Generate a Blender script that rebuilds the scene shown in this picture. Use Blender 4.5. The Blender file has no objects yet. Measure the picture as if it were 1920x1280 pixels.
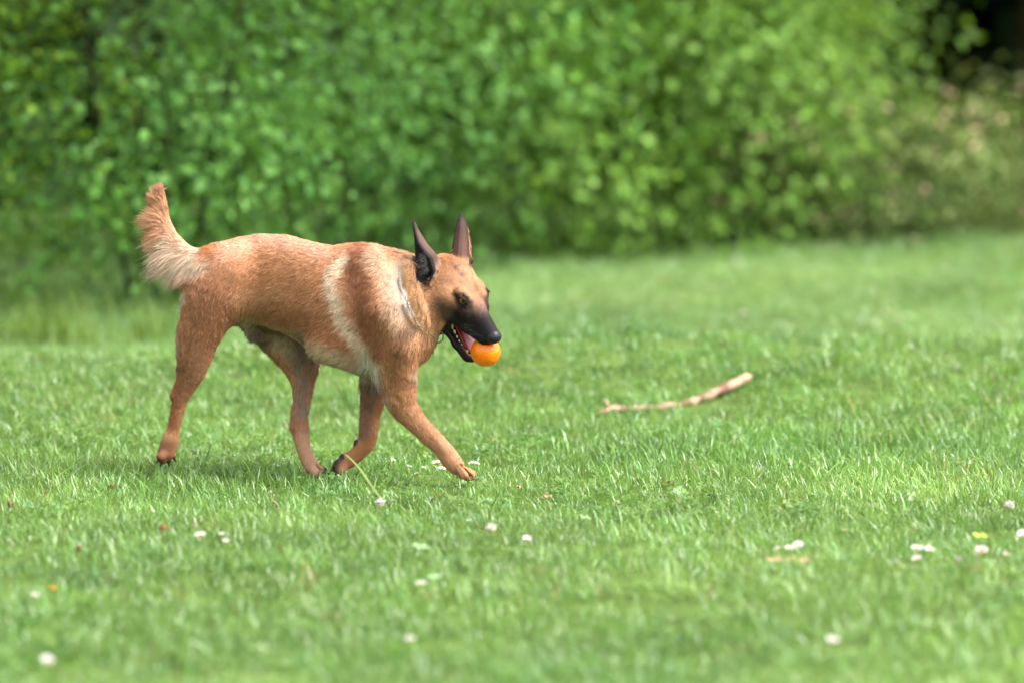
import bpy, math, time
import numpy as np
from mathutils import Vector, Matrix

rng = np.random.default_rng(7)
C = bpy.context.scene.collection
SC = bpy.context.scene
T0 = time.time()

# ------------------------------------------------------------------ camera, light, exposure
CAM_H, DOG_Y, FPX = 1.6, 13.0, 9400.0
PITCH = math.atan(CAM_H / DOG_Y) - math.atan(265 / FPX)
cam_d = bpy.data.cameras.new('camera')
cam = bpy.data.objects.new('camera', cam_d)
C.objects.link(cam)
cam.location = (0, 0, CAM_H)
cam.rotation_euler = (math.pi / 2 - PITCH, 0, 0)
cam_d.sensor_width = 36.0
cam_d.lens = 36.0 * FPX / 1920
cam_d.clip_end = 2000
cam_d.dof.use_dof = True
cam_d.dof.focus_distance = 12.99
cam_d.dof.aperture_fstop = 1.65
SC.camera = cam

SUN_EL, SUN_AZ = math.radians(54), math.radians(112)      # azimuth measured from +Y towards +X
world = bpy.data.worlds.new('World')
SC.world = world
world.use_nodes = True
wn, wl = world.node_tree.nodes, world.node_tree.links
wn.clear()
w_out = wn.new('ShaderNodeOutputWorld')
w_bg = wn.new('ShaderNodeBackground')
w_sky = wn.new('ShaderNodeTexSky')
w_sky.sky_type = 'NISHITA'
w_sky.sun_disc = False
w_sky.sun_elevation = SUN_EL
w_sky.sun_rotation = SUN_AZ
w_sky.air_density = 1.0
w_sky.dust_density = 4.0
w_hsv = wn.new('ShaderNodeHueSaturation')               # thin high cloud: the blue is washed out
w_hsv.inputs['Saturation'].default_value = 0.15
w_bg.inputs['Strength'].default_value = 0.115
wl.new(w_sky.outputs[0], w_hsv.inputs['Color'])
wl.new(w_hsv.outputs[0], w_bg.inputs['Color'])
wl.new(w_bg.outputs[0], w_out.inputs[0])

sun_d = bpy.data.lights.new('sun', 'SUN')
sun = bpy.data.objects.new('sun', sun_d)
C.objects.link(sun)
sun_d.energy = 1.5
sun_d.angle = math.radians(30)
sun_d.color = (1.0, 0.95, 0.88)
sdir = Vector((math.sin(SUN_AZ) * math.cos(SUN_EL), math.cos(SUN_AZ) * math.cos(SUN_EL), math.sin(SUN_EL)))
sun.rotation_euler = sdir.to_track_quat('Z', 'Y').to_euler()
sun.location = (6, 20, 15)

SC.view_settings.view_transform = 'Standard'
SC.view_settings.look = 'None'
SC.view_settings.gamma = 1
SC.view_settings.exposure = 2.05
SC.view_settings.use_curve_mapping = False
SC.render.engine = 'CYCLES'
SC.cycles.use_denoising = True
SC.cycles.max_bounces = 6
SC.cycles.transparent_max_bounces = 8

# ------------------------------------------------------------------ small helpers
def lin(r, g, b):
    c = np.array([r, g, b], float) / 255
    return np.where(c <= 0.04045, c / 12.92, ((c + 0.055) / 1.055) ** 2.4)

def tag(o, label=None, cat=None, group=None, kind=None):
    if label: o['label'] = label
    if cat: o['category'] = cat
    if group: o['group'] = group
    if kind: o['kind'] = kind
    return o

def link(name, me, mats=None, parent=None):
    o = bpy.data.objects.new(name, me)
    C.objects.link(o)
    if parent is not None: o.parent = parent
    if mats is not None:
        for m in (mats if isinstance(mats, (list, tuple)) else [mats]):
            me.materials.append(m)
    return o

def empty(name, loc=(0, 0, 0), rot=(0, 0, 0)):
    o = bpy.data.objects.new(name, None)
    C.objects.link(o)
    o.location = loc
    o.rotation_euler = rot
    o.empty_display_size = 0.05
    return o

def mesh_np(name, V, F, smooth=True):
    """V (n,3); F (m,k) all faces with the same number of corners."""
    V = np.ascontiguousarray(V, np.float32); F = np.ascontiguousarray(F, np.int32)
    me = bpy.data.meshes.new(name)
    m, k = F.shape
    me.vertices.add(len(V)); me.vertices.foreach_set('co', V.ravel())
    me.loops.add(m * k); me.loops.foreach_set('vertex_index', F.ravel())
    me.polygons.add(m)
    me.polygons.foreach_set('loop_start', np.arange(0, m * k, k, dtype=np.int32))
    me.polygons.foreach_set('use_smooth', np.full(m, smooth))
    me.update(calc_edges=True)
    return me

def set_col(me, name, col):
    a = me.attributes.new(name, 'FLOAT_COLOR', 'POINT')
    c = np.ones((len(col), 4), np.float32); c[:, :3] = col
    a.data.foreach_set('color', c.ravel())

def set_float(me, name, val):
    a = me.attributes.new(name, 'FLOAT', 'POINT')
    a.data.foreach_set('value', np.ascontiguousarray(val, np.float32))

class MB:
    """collects rings, tubes and spheres into one mesh"""
    def __init__(s): s.v, s.f = [], []
    def tube(s, pts, rad, n=8, cap=True):
        pts = [Vector(p) for p in pts]
        base = len(s.v)
        up = Vector((0.13, 0.37, 0.92))
        for i, p in enumerate(pts):
            d = (pts[min(i + 1, len(pts) - 1)] - pts[max(i - 1, 0)]).normalized()
            a = d.cross(up)
            if a.length < 1e-4: a = d.cross(Vector((1, 0, 0)))
            a.normalize(); b = d.cross(a)
            r = rad[i] if hasattr(rad, '__len__') else rad
            for k in range(n):
                t = 2 * math.pi * k / n
                s.v.append(p + r * (math.cos(t) * a + math.sin(t) * b))
        for i in range(len(pts) - 1):
            for k in range(n):
                k2 = (k + 1) % n
                s.f.append((base + i * n + k, base + i * n + k2, base + (i + 1) * n + k2, base + (i + 1) * n + k))
        if cap:
            s.f.append(tuple(base + k for k in range(n))[::-1])
            s.f.append(tuple(base + (len(pts) - 1) * n + k for k in range(n)))
    def ball(s, c, r, nu=10, nv=7):
        base = len(s.v); c = Vector(c)
        rx, ry, rz = r if hasattr(r, '__len__') else (r, r, r)
        for j in range(nv + 1):
            th = math.pi * j / nv
            for i in range(nu):
                ph = 2 * math.pi * i / nu
                s.v.append(c + Vector((rx * math.sin(th) * math.cos(ph), ry * math.sin(th) * math.sin(ph), rz * math.cos(th))))
        for j in range(nv):
            for i in range(nu):
                i2 = (i + 1) % nu
                s.f.append((base + j * nu + i, base + (j + 1) * nu + i, base + (j + 1) * nu + i2, base + j * nu + i2))
    def build(s, name, mat, parent=None):
        me = bpy.data.meshes.new(name)
        me.from_pydata([tuple(v) for v in s.v], [], s.f)
        me.validate()
        me.polygons.foreach_set('use_smooth', np.full(len(me.polygons), True))
        return link(name, me, mat, parent)

def vnoise(P, scale, seed=0):
    """smooth value noise 0..1 at points P (n,3)"""
    p = np.asarray(P, np.float64) * scale + seed * 17.31
    i = np.floor(p).astype(np.int64); f = p - i; f = f * f * (3 - 2 * f)
    def h(a):
        n = (a[:, 0] * 73856093) ^ (a[:, 1] * 19349663) ^ (a[:, 2] * 83492791)
        n = (n ^ (n >> 13)) * 1274126177
        return ((n ^ (n >> 16)) & 0xffff) / 65535.0
    out = 0
    for dx in (0, 1):
        for dy in (0, 1):
            for dz in (0, 1):
                wgt = (f[:, 0] if dx else 1 - f[:, 0]) * (f[:, 1] if dy else 1 - f[:, 1]) * (f[:, 2] if dz else 1 - f[:, 2])
                out = out + wgt * h(i + np.array([dx, dy, dz]))
    return out

def sstep(a, b, x):
    t = np.clip((x - a) / (b - a), 0, 1)
    return t * t * (3 - 2 * t)

def material(name, color=(0.5, 0.5, 0.5), rough=0.6, spec=0.5, attr=None, **kw):
    m = bpy.data.materials.new(name)
    m.use_nodes = True
    b = m.node_tree.nodes['Principled BSDF']
    b.inputs['Base Color'].default_value = (*color, 1)
    b.inputs['Roughness'].default_value = rough
    b.inputs['Specular IOR Level'].default_value = spec
    for k, v in kw.items():
        b.inputs[k].default_value = v
    if attr:
        n = m.node_tree.nodes.new('ShaderNodeAttribute')
        n.attribute_name = attr
        m.node_tree.links.new(n.outputs['Color'], b.inputs['Base Color'])
    return m

def noise_tint(m, scale, lo, hi, detail=4):
    """multiply the base colour by a noise between lo and hi, in object space"""
    nt = m.node_tree; b = nt.nodes['Principled BSDF']
    tc = nt.nodes.new('ShaderNodeTexCoord'); nz = nt.nodes.new('ShaderNodeTexNoise')
    nz.inputs['Scale'].default_value = scale; nz.inputs['Detail'].default_value = detail
    mr = nt.nodes.new('ShaderNodeMapRange')
    mr.inputs[1].default_value = 0.3; mr.inputs[2].default_value = 0.7
    mr.inputs[3].default_value = lo; mr.inputs[4].default_value = hi
    mx = nt.nodes.new('ShaderNodeMix'); mx.data_type = 'RGBA'; mx.blend_type = 'MULTIPLY'
    mx.inputs[0].default_value = 1
    nt.links.new(tc.outputs['Object'], nz.inputs['Vector'])
    nt.links.new(nz.outputs['Fac'], mr.inputs[0])
    src = b.inputs['Base Color']
    if src.links:
        nt.links.new(src.links[0].from_socket, mx.inputs[6])
    else:
        mx.inputs[6].default_value = src.default_value
    nt.links.new(mr.outputs[0], mx.inputs[7])
    nt.links.new(mx.outputs[2], src)
    return m

def leafy(name, attr_type, rough=0.4, trans=0.35, spec=0.5, tr_gain=(1.5, 1.5, 0.6)):
    """two-sided leaf or blade: glossy diffuse plus light passing through; colour from attribute 'tint'"""
    m = bpy.data.materials.new(name); m.use_nodes = True
    nt = m.node_tree; b = nt.nodes['Principled BSDF']; out = nt.nodes['Material Output']
    at = nt.nodes.new('ShaderNodeAttribute'); at.attribute_name = 'tint'; at.attribute_type = attr_type
    b.inputs['Roughness'].default_value = rough
    b.inputs['Specular IOR Level'].default_value = spec
    tl = nt.nodes.new('ShaderNodeBsdfTranslucent'); mx = nt.nodes.new('ShaderNodeMixShader')
    g = nt.nodes.new('ShaderNodeMix'); g.data_type = 'RGBA'; g.blend_type = 'MULTIPLY'; g.inputs[0].default_value = 1
    g.inputs[7].default_value = (*tr_gain, 1)
    mx.inputs[0].default_value = trans
    nt.links.new(at.outputs['Color'], b.inputs['Base Color'])
    nt.links.new(at.outputs['Color'], g.inputs[6]); nt.links.new(g.outputs[2], tl.inputs['Color'])
    nt.links.new(b.outputs[0], mx.inputs[1]); nt.links.new(tl.outputs[0], mx.inputs[2])
    nt.links.new(mx.outputs[0], out.inputs[0])
    return m

# ------------------------------------------------------------------ terrain
def gz(x, y):
    x = np.asarray(x, float); y = np.asarray(y, float)
    crest = 0.14 * np.exp(-((y - 15.35 - 0.12 * np.sin(x * 1.1)) / 0.75) ** 2) * (0.9 + 0.12 * np.sin(x * 1.7 + 1))
    dip = -0.03 * np.exp(-((y - 17.0) / 0.9) ** 2)
    mound = 0.065 * sstep(0.6, 2.3, x) * sstep(17.0, 21.0, y)
    und = 0.012 * np.sin(x * 2.3 + y * 1.1) * np.sin(y * 1.9 - x * 0.7) * (0.3 + sstep(0.4, 2.0, np.abs(y - 13)))
    near = -0.03 * sstep(12.2, 9.5, y)
    return crest + dip + mound + und + near

def ray(u, v):
    """direction of the sight line through a photograph pixel"""
    a = (u - 960) / FPX; b = (640 - v) / FPX
    cp, sp = math.cos(PITCH), math.sin(PITCH)
    return np.array([a, cp + b * sp, -sp + b * cp])

def ground_at(u, v):
    """where the sight line through (u, v) meets the lawn"""
    d = ray(u, v); t = np.arange(7.0, 45.0, 0.01)
    p = t[:, None] * d[None] + np.array([0, 0, CAM_H])
    below = np.nonzero(p[:, 2] < gz(p[:, 0], p[:, 1]))[0]
    q = p[below[0] if len(below) else -1]
    return Vector((q[0], q[1], float(gz(q[0], q[1]))))

def view_w(u, v, y):
    """point at depth y on the sight line through (u, v)"""
    d = ray(u, v)
    return Vector((d[0] / d[1] * y, y, CAM_H + d[2] / d[1] * y))
# ------------------------------------------------------------------ the dog: one continuous body grown from a distance field
# dog space: x to the right, w away from the viewer, z up, unit 1/720 m, origin under the middle of the picture at the dog's distance
S = 720.0
def P(u, v, w):
    return np.array([u, w, (905.0 - v) - 0.115 * w], float)
def to_world(Q):
    Q = np.asarray(Q, float)
    out = np.empty_like(Q)
    out[..., 0] = (Q[..., 0] - 960) / S; out[..., 1] = DOG_Y + Q[..., 1] / S; out[..., 2] = Q[..., 2] / S
    return out

# head axes (forward, dog's right, up), centimetres
def ov(a): return np.array([a[0], -a[2], a[1]], float)
hR = ov((-0.76, -0.18, 0.62)); hR /= np.linalg.norm(hR)
hF = ov((0.53, -0.74, 0.41)); hF -= hF.dot(hR) * hR; hF /= np.linalg.norm(hF)
hU = np.cross(hR, hF)
if hU[2] < 0: hU = -hU
HK = 7.9
HO = P(895, 556, -95)
HM = np.stack([hF, hR, hU])
def H(f, r, u): return HO + HK * (f * hF + r * hR + u * hU)
def to_head(Q): return ((Q - HO) @ HM.T) / HK

class Field:
    def __init__(s, pts):
        s.p = pts.astype(np.float32); s.d = np.full(len(pts), 60.0, np.float32)
    def sel(s, lo, hi):
        p = s.p
        return np.nonzero((p[:, 0] > lo[0]) & (p[:, 0] < hi[0]) & (p[:, 1] > lo[1]) & (p[:, 1] < hi[1]) & (p[:, 2] > lo[2]) & (p[:, 2] < hi[2]))[0]
    def add(s, idx, nd, k):
        a = s.d[idx]
        if k > 0:
            h = np.clip(0.5 + 0.5 * (a - nd) / k, 0, 1)
            s.d[idx] = a * (1 - h) + nd * h - k * h * (1 - h)
        else:
            s.d[idx] = np.minimum(a, nd)
    def cone(s, a, b, ra, rb, k=8, flat=1.0, axis=(0, 1, 0)):
        """round cone; flat < 1 squeezes it along axis"""
        a = np.asarray(a, float); b = np.asarray(b, float); m = max(ra, rb) + k + 28
        idx = s.sel(np.minimum(a, b) - m, np.maximum(a, b) + m)
        if not len(idx): return
        q = s.p[idx] - a.astype(np.float32); ba = (b - a)
        t = np.clip(q @ ba.astype(np.float32) / max(ba @ ba, 1e-6), 0, 1)
        e = q - t[:, None] * ba.astype(np.float32)
        if flat != 1.0:
            ax = np.asarray(axis, np.float32); c = e @ ax
            d2 = (e * e).sum(1) - c * c + (c / flat) ** 2
        else:
            d2 = (e * e).sum(1)
        s.add(idx, np.sqrt(d2) - (ra + t * (rb - ra)), k)
    def chain(s, pts, k=8, flat=1.0):
        for (a, ra), (b, rb) in zip(pts[:-1], pts[1:]):
            s.cone(a, b, ra, rb, k, flat)
    def limb(s, pts, flat=1.0, sub=4):
        """a chain resampled along a smooth curve, so that no joint bulges"""
        q = np.array([np.append(a, r) for a, r in pts]); q = np.vstack([2 * q[0] - q[1], q, 2 * q[-1] - q[-2]])
        out = []
        for i in range(1, len(q) - 2):
            for t in np.arange(sub) / sub:
                out.append(0.5 * (2 * q[i] + (q[i + 1] - q[i - 1]) * t + (2 * q[i - 1] - 5 * q[i] + 4 * q[i + 1] - q[i + 2]) * t ** 2
                                  + (3 * q[i] - q[i - 1] - 3 * q[i + 1] + q[i + 2]) * t ** 3))
        out.append(q[-2])
        for a, b in zip(out[:-1], out[1:]):
            s.cone(a[:3], b[:3], a[3], b[3], 0, flat)
    def ell_d(s, idx, c, M, r):
        q = (s.p[idx] - np.asarray(c, np.float32)) @ np.asarray(M, np.float32).T
        r = np.asarray(r, np.float32)
        k0 = np.sqrt(((q / r) ** 2).sum(1)); k1 = np.sqrt(((q / r ** 2) ** 2).sum(1)) + 1e-6
        return k0 * (k0 - 1) / k1
    def ell(s, c, r, k=8, M=np.eye(3)):
        c = np.asarray(c, float); m = max(r) + k + 14
        idx = s.sel(c - m, c + m)
        if len(idx): s.add(idx, s.ell_d(idx, c, M, r), k)
    def carve(s, idx, nd, k):
        a = s.d[idx]; nd = -nd
        h = np.clip(0.5 - 0.5 * (a - nd) / k, 0, 1)
        s.d[idx] = a * (1 - h) + nd * h + k * h * (1 - h)

YAW = math.tan(math.radians(12))
def spine_w(u): return -(np.asarray(u, float) - 590) * YAW
# stations along the trunk: pixel column, top line, under line, half width
TR = np.array([(368, 500, 545, 18), (380, 478, 560, 36), (400, 460, 580, 52), (440, 443, 598, 62), (490, 436, 601, 64), (540, 439, 623, 73),
               (580, 451, 648, 82), (620, 460, 668, 88), (660, 462, 688, 90), (700, 464, 704, 86), (740, 473, 700, 78), (770, 486, 690, 68),
               (795, 515, 672, 52), (812, 560, 645, 30)], float)
UU = np.linspace(TR[0, 0], TR[-1, 0], 445)
def smooth_tab(u, c):
    y = np.interp(UU, TR[:, 0], TR[:, c]); k = np.hanning(39); k /= k.sum()
    y = np.convolve(np.pad(y, 19, mode='reflect', reflect_type='odd'), k, 'valid')
    return np.interp(u, UU, y)
def trunk(fl):
    idx = fl.sel((320, -170, 120), (860, 170, 500))
    p = fl.p[idx]; u = np.clip(p[:, 0], TR[0, 0], TR[-1, 0])
    w0 = spine_w(u)
    top = 905 - smooth_tab(u, 1) - 0.115 * w0; bot = 905 - smooth_tab(u, 2) - 0.115 * w0
    hw = smooth_tab(u, 3)
    zc = bot + (top - bot) * 0.52; hz = np.where(p[:, 2] > zc, top - zc, zc - bot)
    a = np.abs(p[:, 2] - zc) / hz; b = np.abs(p[:, 1] - w0) / hw
    n = 2.25
    f = (a ** n + b ** n) ** (1 / n)
    d = (f - 1) * np.minimum(hz, hw)
    over = np.abs(p[:, 0] - u)
    d = np.where(over > 0, np.sqrt(np.maximum(d, 0) ** 2 + over ** 2) + np.minimum(d, 0), d)
    fl.add(idx, d.astype(np.float32), 0)
    # withers, shoulder blade, chest, neck
    nk = Field(fl.p)
    nk.limb([(P(680, 545, -30), 78), (P(725, 548, -36), 75), (P(765, 548, -42), 69), (P(795, 548, -46), 62), (P(818, 552, -50), 56)], 0.74)
    nk.cone(P(767, 500, -84), P(774, 556, -94), 13, 16, 8)                                      # loose skin above the collar
    nk.cone(P(774, 556, -94), P(789, 604, -86), 16, 14, 8)
    h = np.clip(0.5 + 0.5 * (fl.d - nk.d) / 22, 0, 1)
    fl.d = fl.d * (1 - h) + nk.d * h - 22 * h * (1 - h)
    fl.ell(P(775, 628, -46), (36, 46, 40), 18)
    fl.chain([(P(690, 500, -75), 30), (P(725, 580, -98), 38), (P(745, 640, -92), 36)], 22)       # near shoulder blade
    fl.chain([(P(690, 500, 25), 30), (P(725, 580, 52), 38), (P(740, 640, 42), 36)], 22)
    fl.ell(P(670, 474, -20), (42, 22, 14), 16)
    fl.ell(P(640, 640, -60), (60, 30, 42), 24)                                                     # rib cage
    fl.cone(P(452, 590, 20), P(478, 622, 40), 14, 10, 14)

LEGS = {
 'hind_near': ([(P(416, 512, -12), 57), (P(401, 548, -14), 57), (P(386, 592, -12), 46), (P(371, 632, -6), 39), (P(365, 662, 0), 33.5), (P(360, 690, 6), 26),
                (P(354, 712, 10), 18.5), (P(345, 732, 14), 14.5), (P(336, 746, 17), 14.0), (P(330, 770, 20), 12.5), (P(323, 800, 23), 12.0), (P(316, 826, 24), 16.5), (P(309, 846, 24), 16)], 0.72),
 'front_near': ([(P(735, 610, -88), 46), (P(742, 660, -84), 40), (P(746, 695, -78), 36), (P(750, 730, -72), 31.5), (P(757, 757, -66), 26), (P(770, 776, -63), 22), (P(788, 797, -60), 19),
                 (P(808, 817, -58), 18), (P(829, 838, -56), 16.5), (P(844, 858, -55), 17.5), (P(856, 873, -55), 15.5)], 0.85),
 'hind_far': ([(P(500, 560, 95), 56), (P(515, 600, 100), 50), (P(540, 640, 92), 42), (P(558, 676, 80), 33), (P(564, 712, 70), 22.5), (P(563, 748, 60), 16.0), (P(560, 782, 52), 15.0),
               (P(561, 806, 46), 16.5), (P(565, 832, 38), 13.8), (P(573, 856, 30), 13.8), (P(583, 874, 24), 15)], 0.72),
 'front_far': ([(P(725, 620, 40), 42), (P(712, 670, 38), 34), (P(704, 705, 34), 27), (P(699, 742, 30), 22.5), (P(692, 780, 26), 18.5), (P(689, 813, 22), 17.5), (P(684, 832, 20), 16.5), (P(668, 850, 18), 14.5),
                (P(653, 862, 17), 15.5)], 0.85),
}
# toes: (centre, radius, claw tip) per paw
TOES = {
 'hind_near': [((300, 855, 8), 9.0, (290, 868, 4)), ((302, 860, 22), 9.0, (297, 877, 20)), ((311, 859, 33), 8.5, (313, 873, 34)), ((318, 852, 38), 8.0, (325, 864, 40))],
 'front_near': [((870, 890, -78), 9.0, (880, 905, -80)), ((882, 891, -65), 9.2, (896, 902, -66)), ((885, 889, -50), 9.0, (899, 898, -50)), ((877, 888, -36), 8.6, (888, 897, -34))],
 'hind_far': [((590, 886, 8), 9.0, (600, 902, 4)), ((602, 884, 18), 9.0, (619, 896, 16)), ((603, 882, 30), 9.0, (621, 893, 30)), ((592, 882, 40), 8.5, (606, 895, 42))],
 'front_far': [((637, 880, 4), 10.0, (624, 893, 0)), ((632, 876, 14), 10.5, (616, 884, 12)), ((633, 872, 26), 10.0, (617, 880, 26)), ((640, 874, 36), 9.5, (626, 884, 40))],
}
GROOVES = {
 'hind_near': [((331, 764, 7), (314, 826, 4), 3.6), ((384, 618, -62), (366, 676, -40), 5.0), ((346, 744, 2), (326, 806, 8), 2.4)],
 'front_near': [((783, 800, -84), (835, 856, -77), 3.6), ((742, 742, -98), (778, 790, -88), 4.0), ((800, 794, -84), (846, 842, -77), 2.4)],
 'hind_far': [((556, 690, 48), (553, 778, 36), 3.6), ((572, 720, 50), (568, 800, 34), 3.0), ((566, 826, 24), (580, 866, 10), 2.4)],
 'front_far': [((699, 745, 7), (676, 834, 3), 3.4), ((688, 760, 8), (682, 812, 3), 2.4)],
}
PADS = [((631, 868, 9), (5, 8, 6)), ((642, 857, 13), (6, 9, 6)), ((666, 829, 13), (3.5, 5, 5.5))]
EYES = [(H(-0.72, 3.12, -1.03), 1), (H(-0.72, -3.12, -1.03), -1)]
EYE_R = 1.12 * HK
BALL_C, BALL_R = H(10.25, 0, -8.55), 28.0

EAR_NEAR = [((808, 535, -98), (822, 506, -84), (785, 528, -86)), ((815, 511, -102), (822, 489, -82), (783, 504, -80)), ((807, 486, -104), (815, 477, -82), (783, 483, -76)),
            ((794, 470, -102), (801, 460, -82), (782, 464, -74)), ((786, 456, -98), (792, 446, -82), (781, 448, -74)), ((781, 438, -92), (784, 432, -82), (779, 433, -76)), ((778, 420, -86), (779, 419, -82), (777, 419, -80))]
EAR_FAR = [((848, 486, -36), (865, 492, -54), (881, 492, -30)), ((850, 469, -32), (866, 472, -48), (880, 473, -20)), ((853, 448, -29), (867, 450, -41), (880, 452, -12)),
           ((857, 425, -25), (867, 427, -35), (877, 429, -11)), ((860, 411, -21), (866, 410, -28), (872, 412, -11)), ((863, 404, -17), (864, 404, -18), (866, 404, -14))]
def ear_sheet(rows, nr=34, ns=7):
    rows = [[P(*q) for q in r] for r in rows]
    out = np.zeros((nr, ns, 3))
    for i in range(nr):
        t = i / (nr - 1) * (len(rows) - 1); j = min(int(t), len(rows) - 2); f = t - j
        A, M, B = [rows[j][q] * (1 - f) + rows[j + 1][q] * f for q in range(3)]
        K = 2 * M - 0.5 * (A + B)
        for n in range(ns):
            s = n / (ns - 1)
            out[i, n] = (1 - s) ** 2 * A + 2 * s * (1 - s) * K + s * s * B
    return out
SHEETS = [ear_sheet(EAR_NEAR), ear_sheet(EAR_FAR)]

def wedge(ph, grow=0.0):
    """mouth opening in head coordinates: between the upper lip plane and the lower one, in front of the corner"""
    f, u = ph[:, 0], ph[:, 2]
    up = (u - (-9.8 + (f + 4.2) * 0.285)) / 1.04
    lo = ((-9.9 - (f + 4.2) * 0.272) - u) / 1.04
    return np.maximum(np.maximum(up, lo), -(f + 4.5)) - grow

def head(fl):
    k = HK
    E = lambda c, r, kk=8: fl.ell(H(*c), np.array(r) * k, kk, HM)
    Cn = lambda a, b, ra, rb, kk=7: fl.cone(H(*a), H(*b), ra * k, rb * k, kk)
    E((-8.2, 0, -4.2), (6.4, 5.5, 5.0), 14)
    E((-4.2, 0, -2.9), (4.6, 4.2, 3.1), 10)
    E((-7.5, 0, -8.0), (4.2, 4.2, 4.2), 14)
    for s in (1, -1):
        E((-5.6, 3.6 * s, -6.0), (4.6, 2.5, 3.7), 12)
        Cn((1.2, 2.5 * s, -3.4), (-4, 4.4 * s, -3.6), 1.6, 1.8, 10)
        Cn((-0.2, 2.3 * s, -0.75), (-2.6, 3.2 * s, -0.5), 0.75, 0.9, 12)
        E((1.2, 2.3 * s, -4.9), (3.0, 1.5, 2.0), 10)
        E((-1.2, 2.2 * s, -1.6), (2.9, 1.75, 2.1), 9)
        Cn((-3.6, 3.4 * s, -8.4), (0, 2.95 * s, -7.4), 1.2, 1.15, 9)
        Cn((0, 2.95 * s, -7.4), (4, 2.35 * s, -6.5), 1.15, 1.2, 9)
        Cn((4, 2.35 * s, -6.5), (8.8, 1.4 * s, -5.0), 1.2, 1.25, 9)
        Cn((-6, 3.5 * s, -8.6), (-1.8, 3.2 * s, -11.2), 1.9, 1.45, 8)
        Cn((-1.8, 3.2 * s, -11.2), (4, 2.3 * s, -12.9), 1.45, 1.15, 6)
        Cn((4, 2.3 * s, -12.9), (7.6, 1.15 * s, -14.1), 1.15, 1.0, 6)
    Cn((-0.8, 0, -2.0), (9.4, 0, -2.9), 1.75, 1.4, 8)
    Cn((0.5, 0, -4.0), (8.7, 0, -4.1), 2.9, 2.15, 8)
    E((10.1, 0, -2.95), (1.5, 1.85, 1.5), 4)
    E((8.0, 0, -14.1), (1.1, 1.2, 1.0), 5)
    Cn((-4, 0, -11.2), (6.5, 0, -14.1), 2.1, 0.9, 6)
    lo = HO - 210; hi = HO + 210
    idx = fl.sel(lo, hi)
    ph = ((fl.p[idx] - HO.astype(np.float32)) @ HM.T.astype(np.float32)) / np.float32(k)
    # mouth
    fl.carve(idx, (wedge(ph) * k).astype(np.float32), 2.5)
    # the hollow of the mouth, roof and floor
    fl.carve(idx, fl.ell_d(idx, H(2.6, 0, -9.6), HM, np.array((5.6, 1.9, 3.4)) * k).astype(np.float32), 3.0)
    # eye openings: an almond between two spheres
    for c, s in EYES:
        cs = H(-0.25, 3.75 * s, -0.85)
        # along the lid slit: forward/inward to back/outward
        n = np.array([0.55, 0.76 * s, 0.33]); n /= np.linalg.norm(n)
        h = np.array([0.80, -0.52 * s, -0.28]); h -= h.dot(n) * n; h /= np.linalg.norm(h)
        vv = np.cross(n, h)
        q = ph - ((cs - HO) @ HM.T / k).astype(np.float32)
        d1 = np.sqrt(((q - 1.1 * vv) ** 2).sum(1)) - 1.72; d2 = np.sqrt(((q + 1.1 * vv) ** 2).sum(1)) - 1.72
        fl.carve(idx, (np.maximum(d1, d2) * k).astype(np.float32), 1.2)
    # lids over the upper and lower edge of the eyes
    for c, s in EYES:
        fl.cone(H(0.66, 3.05 * s, -0.62), H(-0.35, 3.80 * s, -0.20), 0.24 * k, 0.30 * k, 2.0)
        fl.cone(H(-0.35, 3.80 * s, -0.20), H(-1.5, 4.12 * s, -0.52), 0.30 * k, 0.24 * k, 2.0)
        fl.cone(H(0.55, 3.02 * s, -0.95), H(-0.30, 3.66 * s, -1.58), 0.20 * k, 0.24 * k, 2.0)
        fl.cone(H(-0.30, 3.66 * s, -1.58), H(-1.45, 4.04 * s, -1.0), 0.24 * k, 0.20 * k, 2.0)
    # nostrils
    for s in (1, -1):
        fl.carve(idx, fl.ell_d(idx, H(11.25, 0.72 * s, -3.05), HM, np.array((0.6, 0.38, 0.30)) * k).astype(np.float32), 1.0)
        fl.carve(idx, fl.ell_d(idx, H(10.7, 1.35 * s, -3.2), HM, np.array((0.8, 0.3, 0.18)) * k).astype(np.float32), 1.0)
    # room for the ball held between the jaws
    q = fl.p[idx] - BALL_C.astype(np.float32)
    fl.carve(idx, (np.sqrt((q * q).sum(1)) - (BALL_R + 0.4)).astype(np.float32), 0.8)

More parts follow.
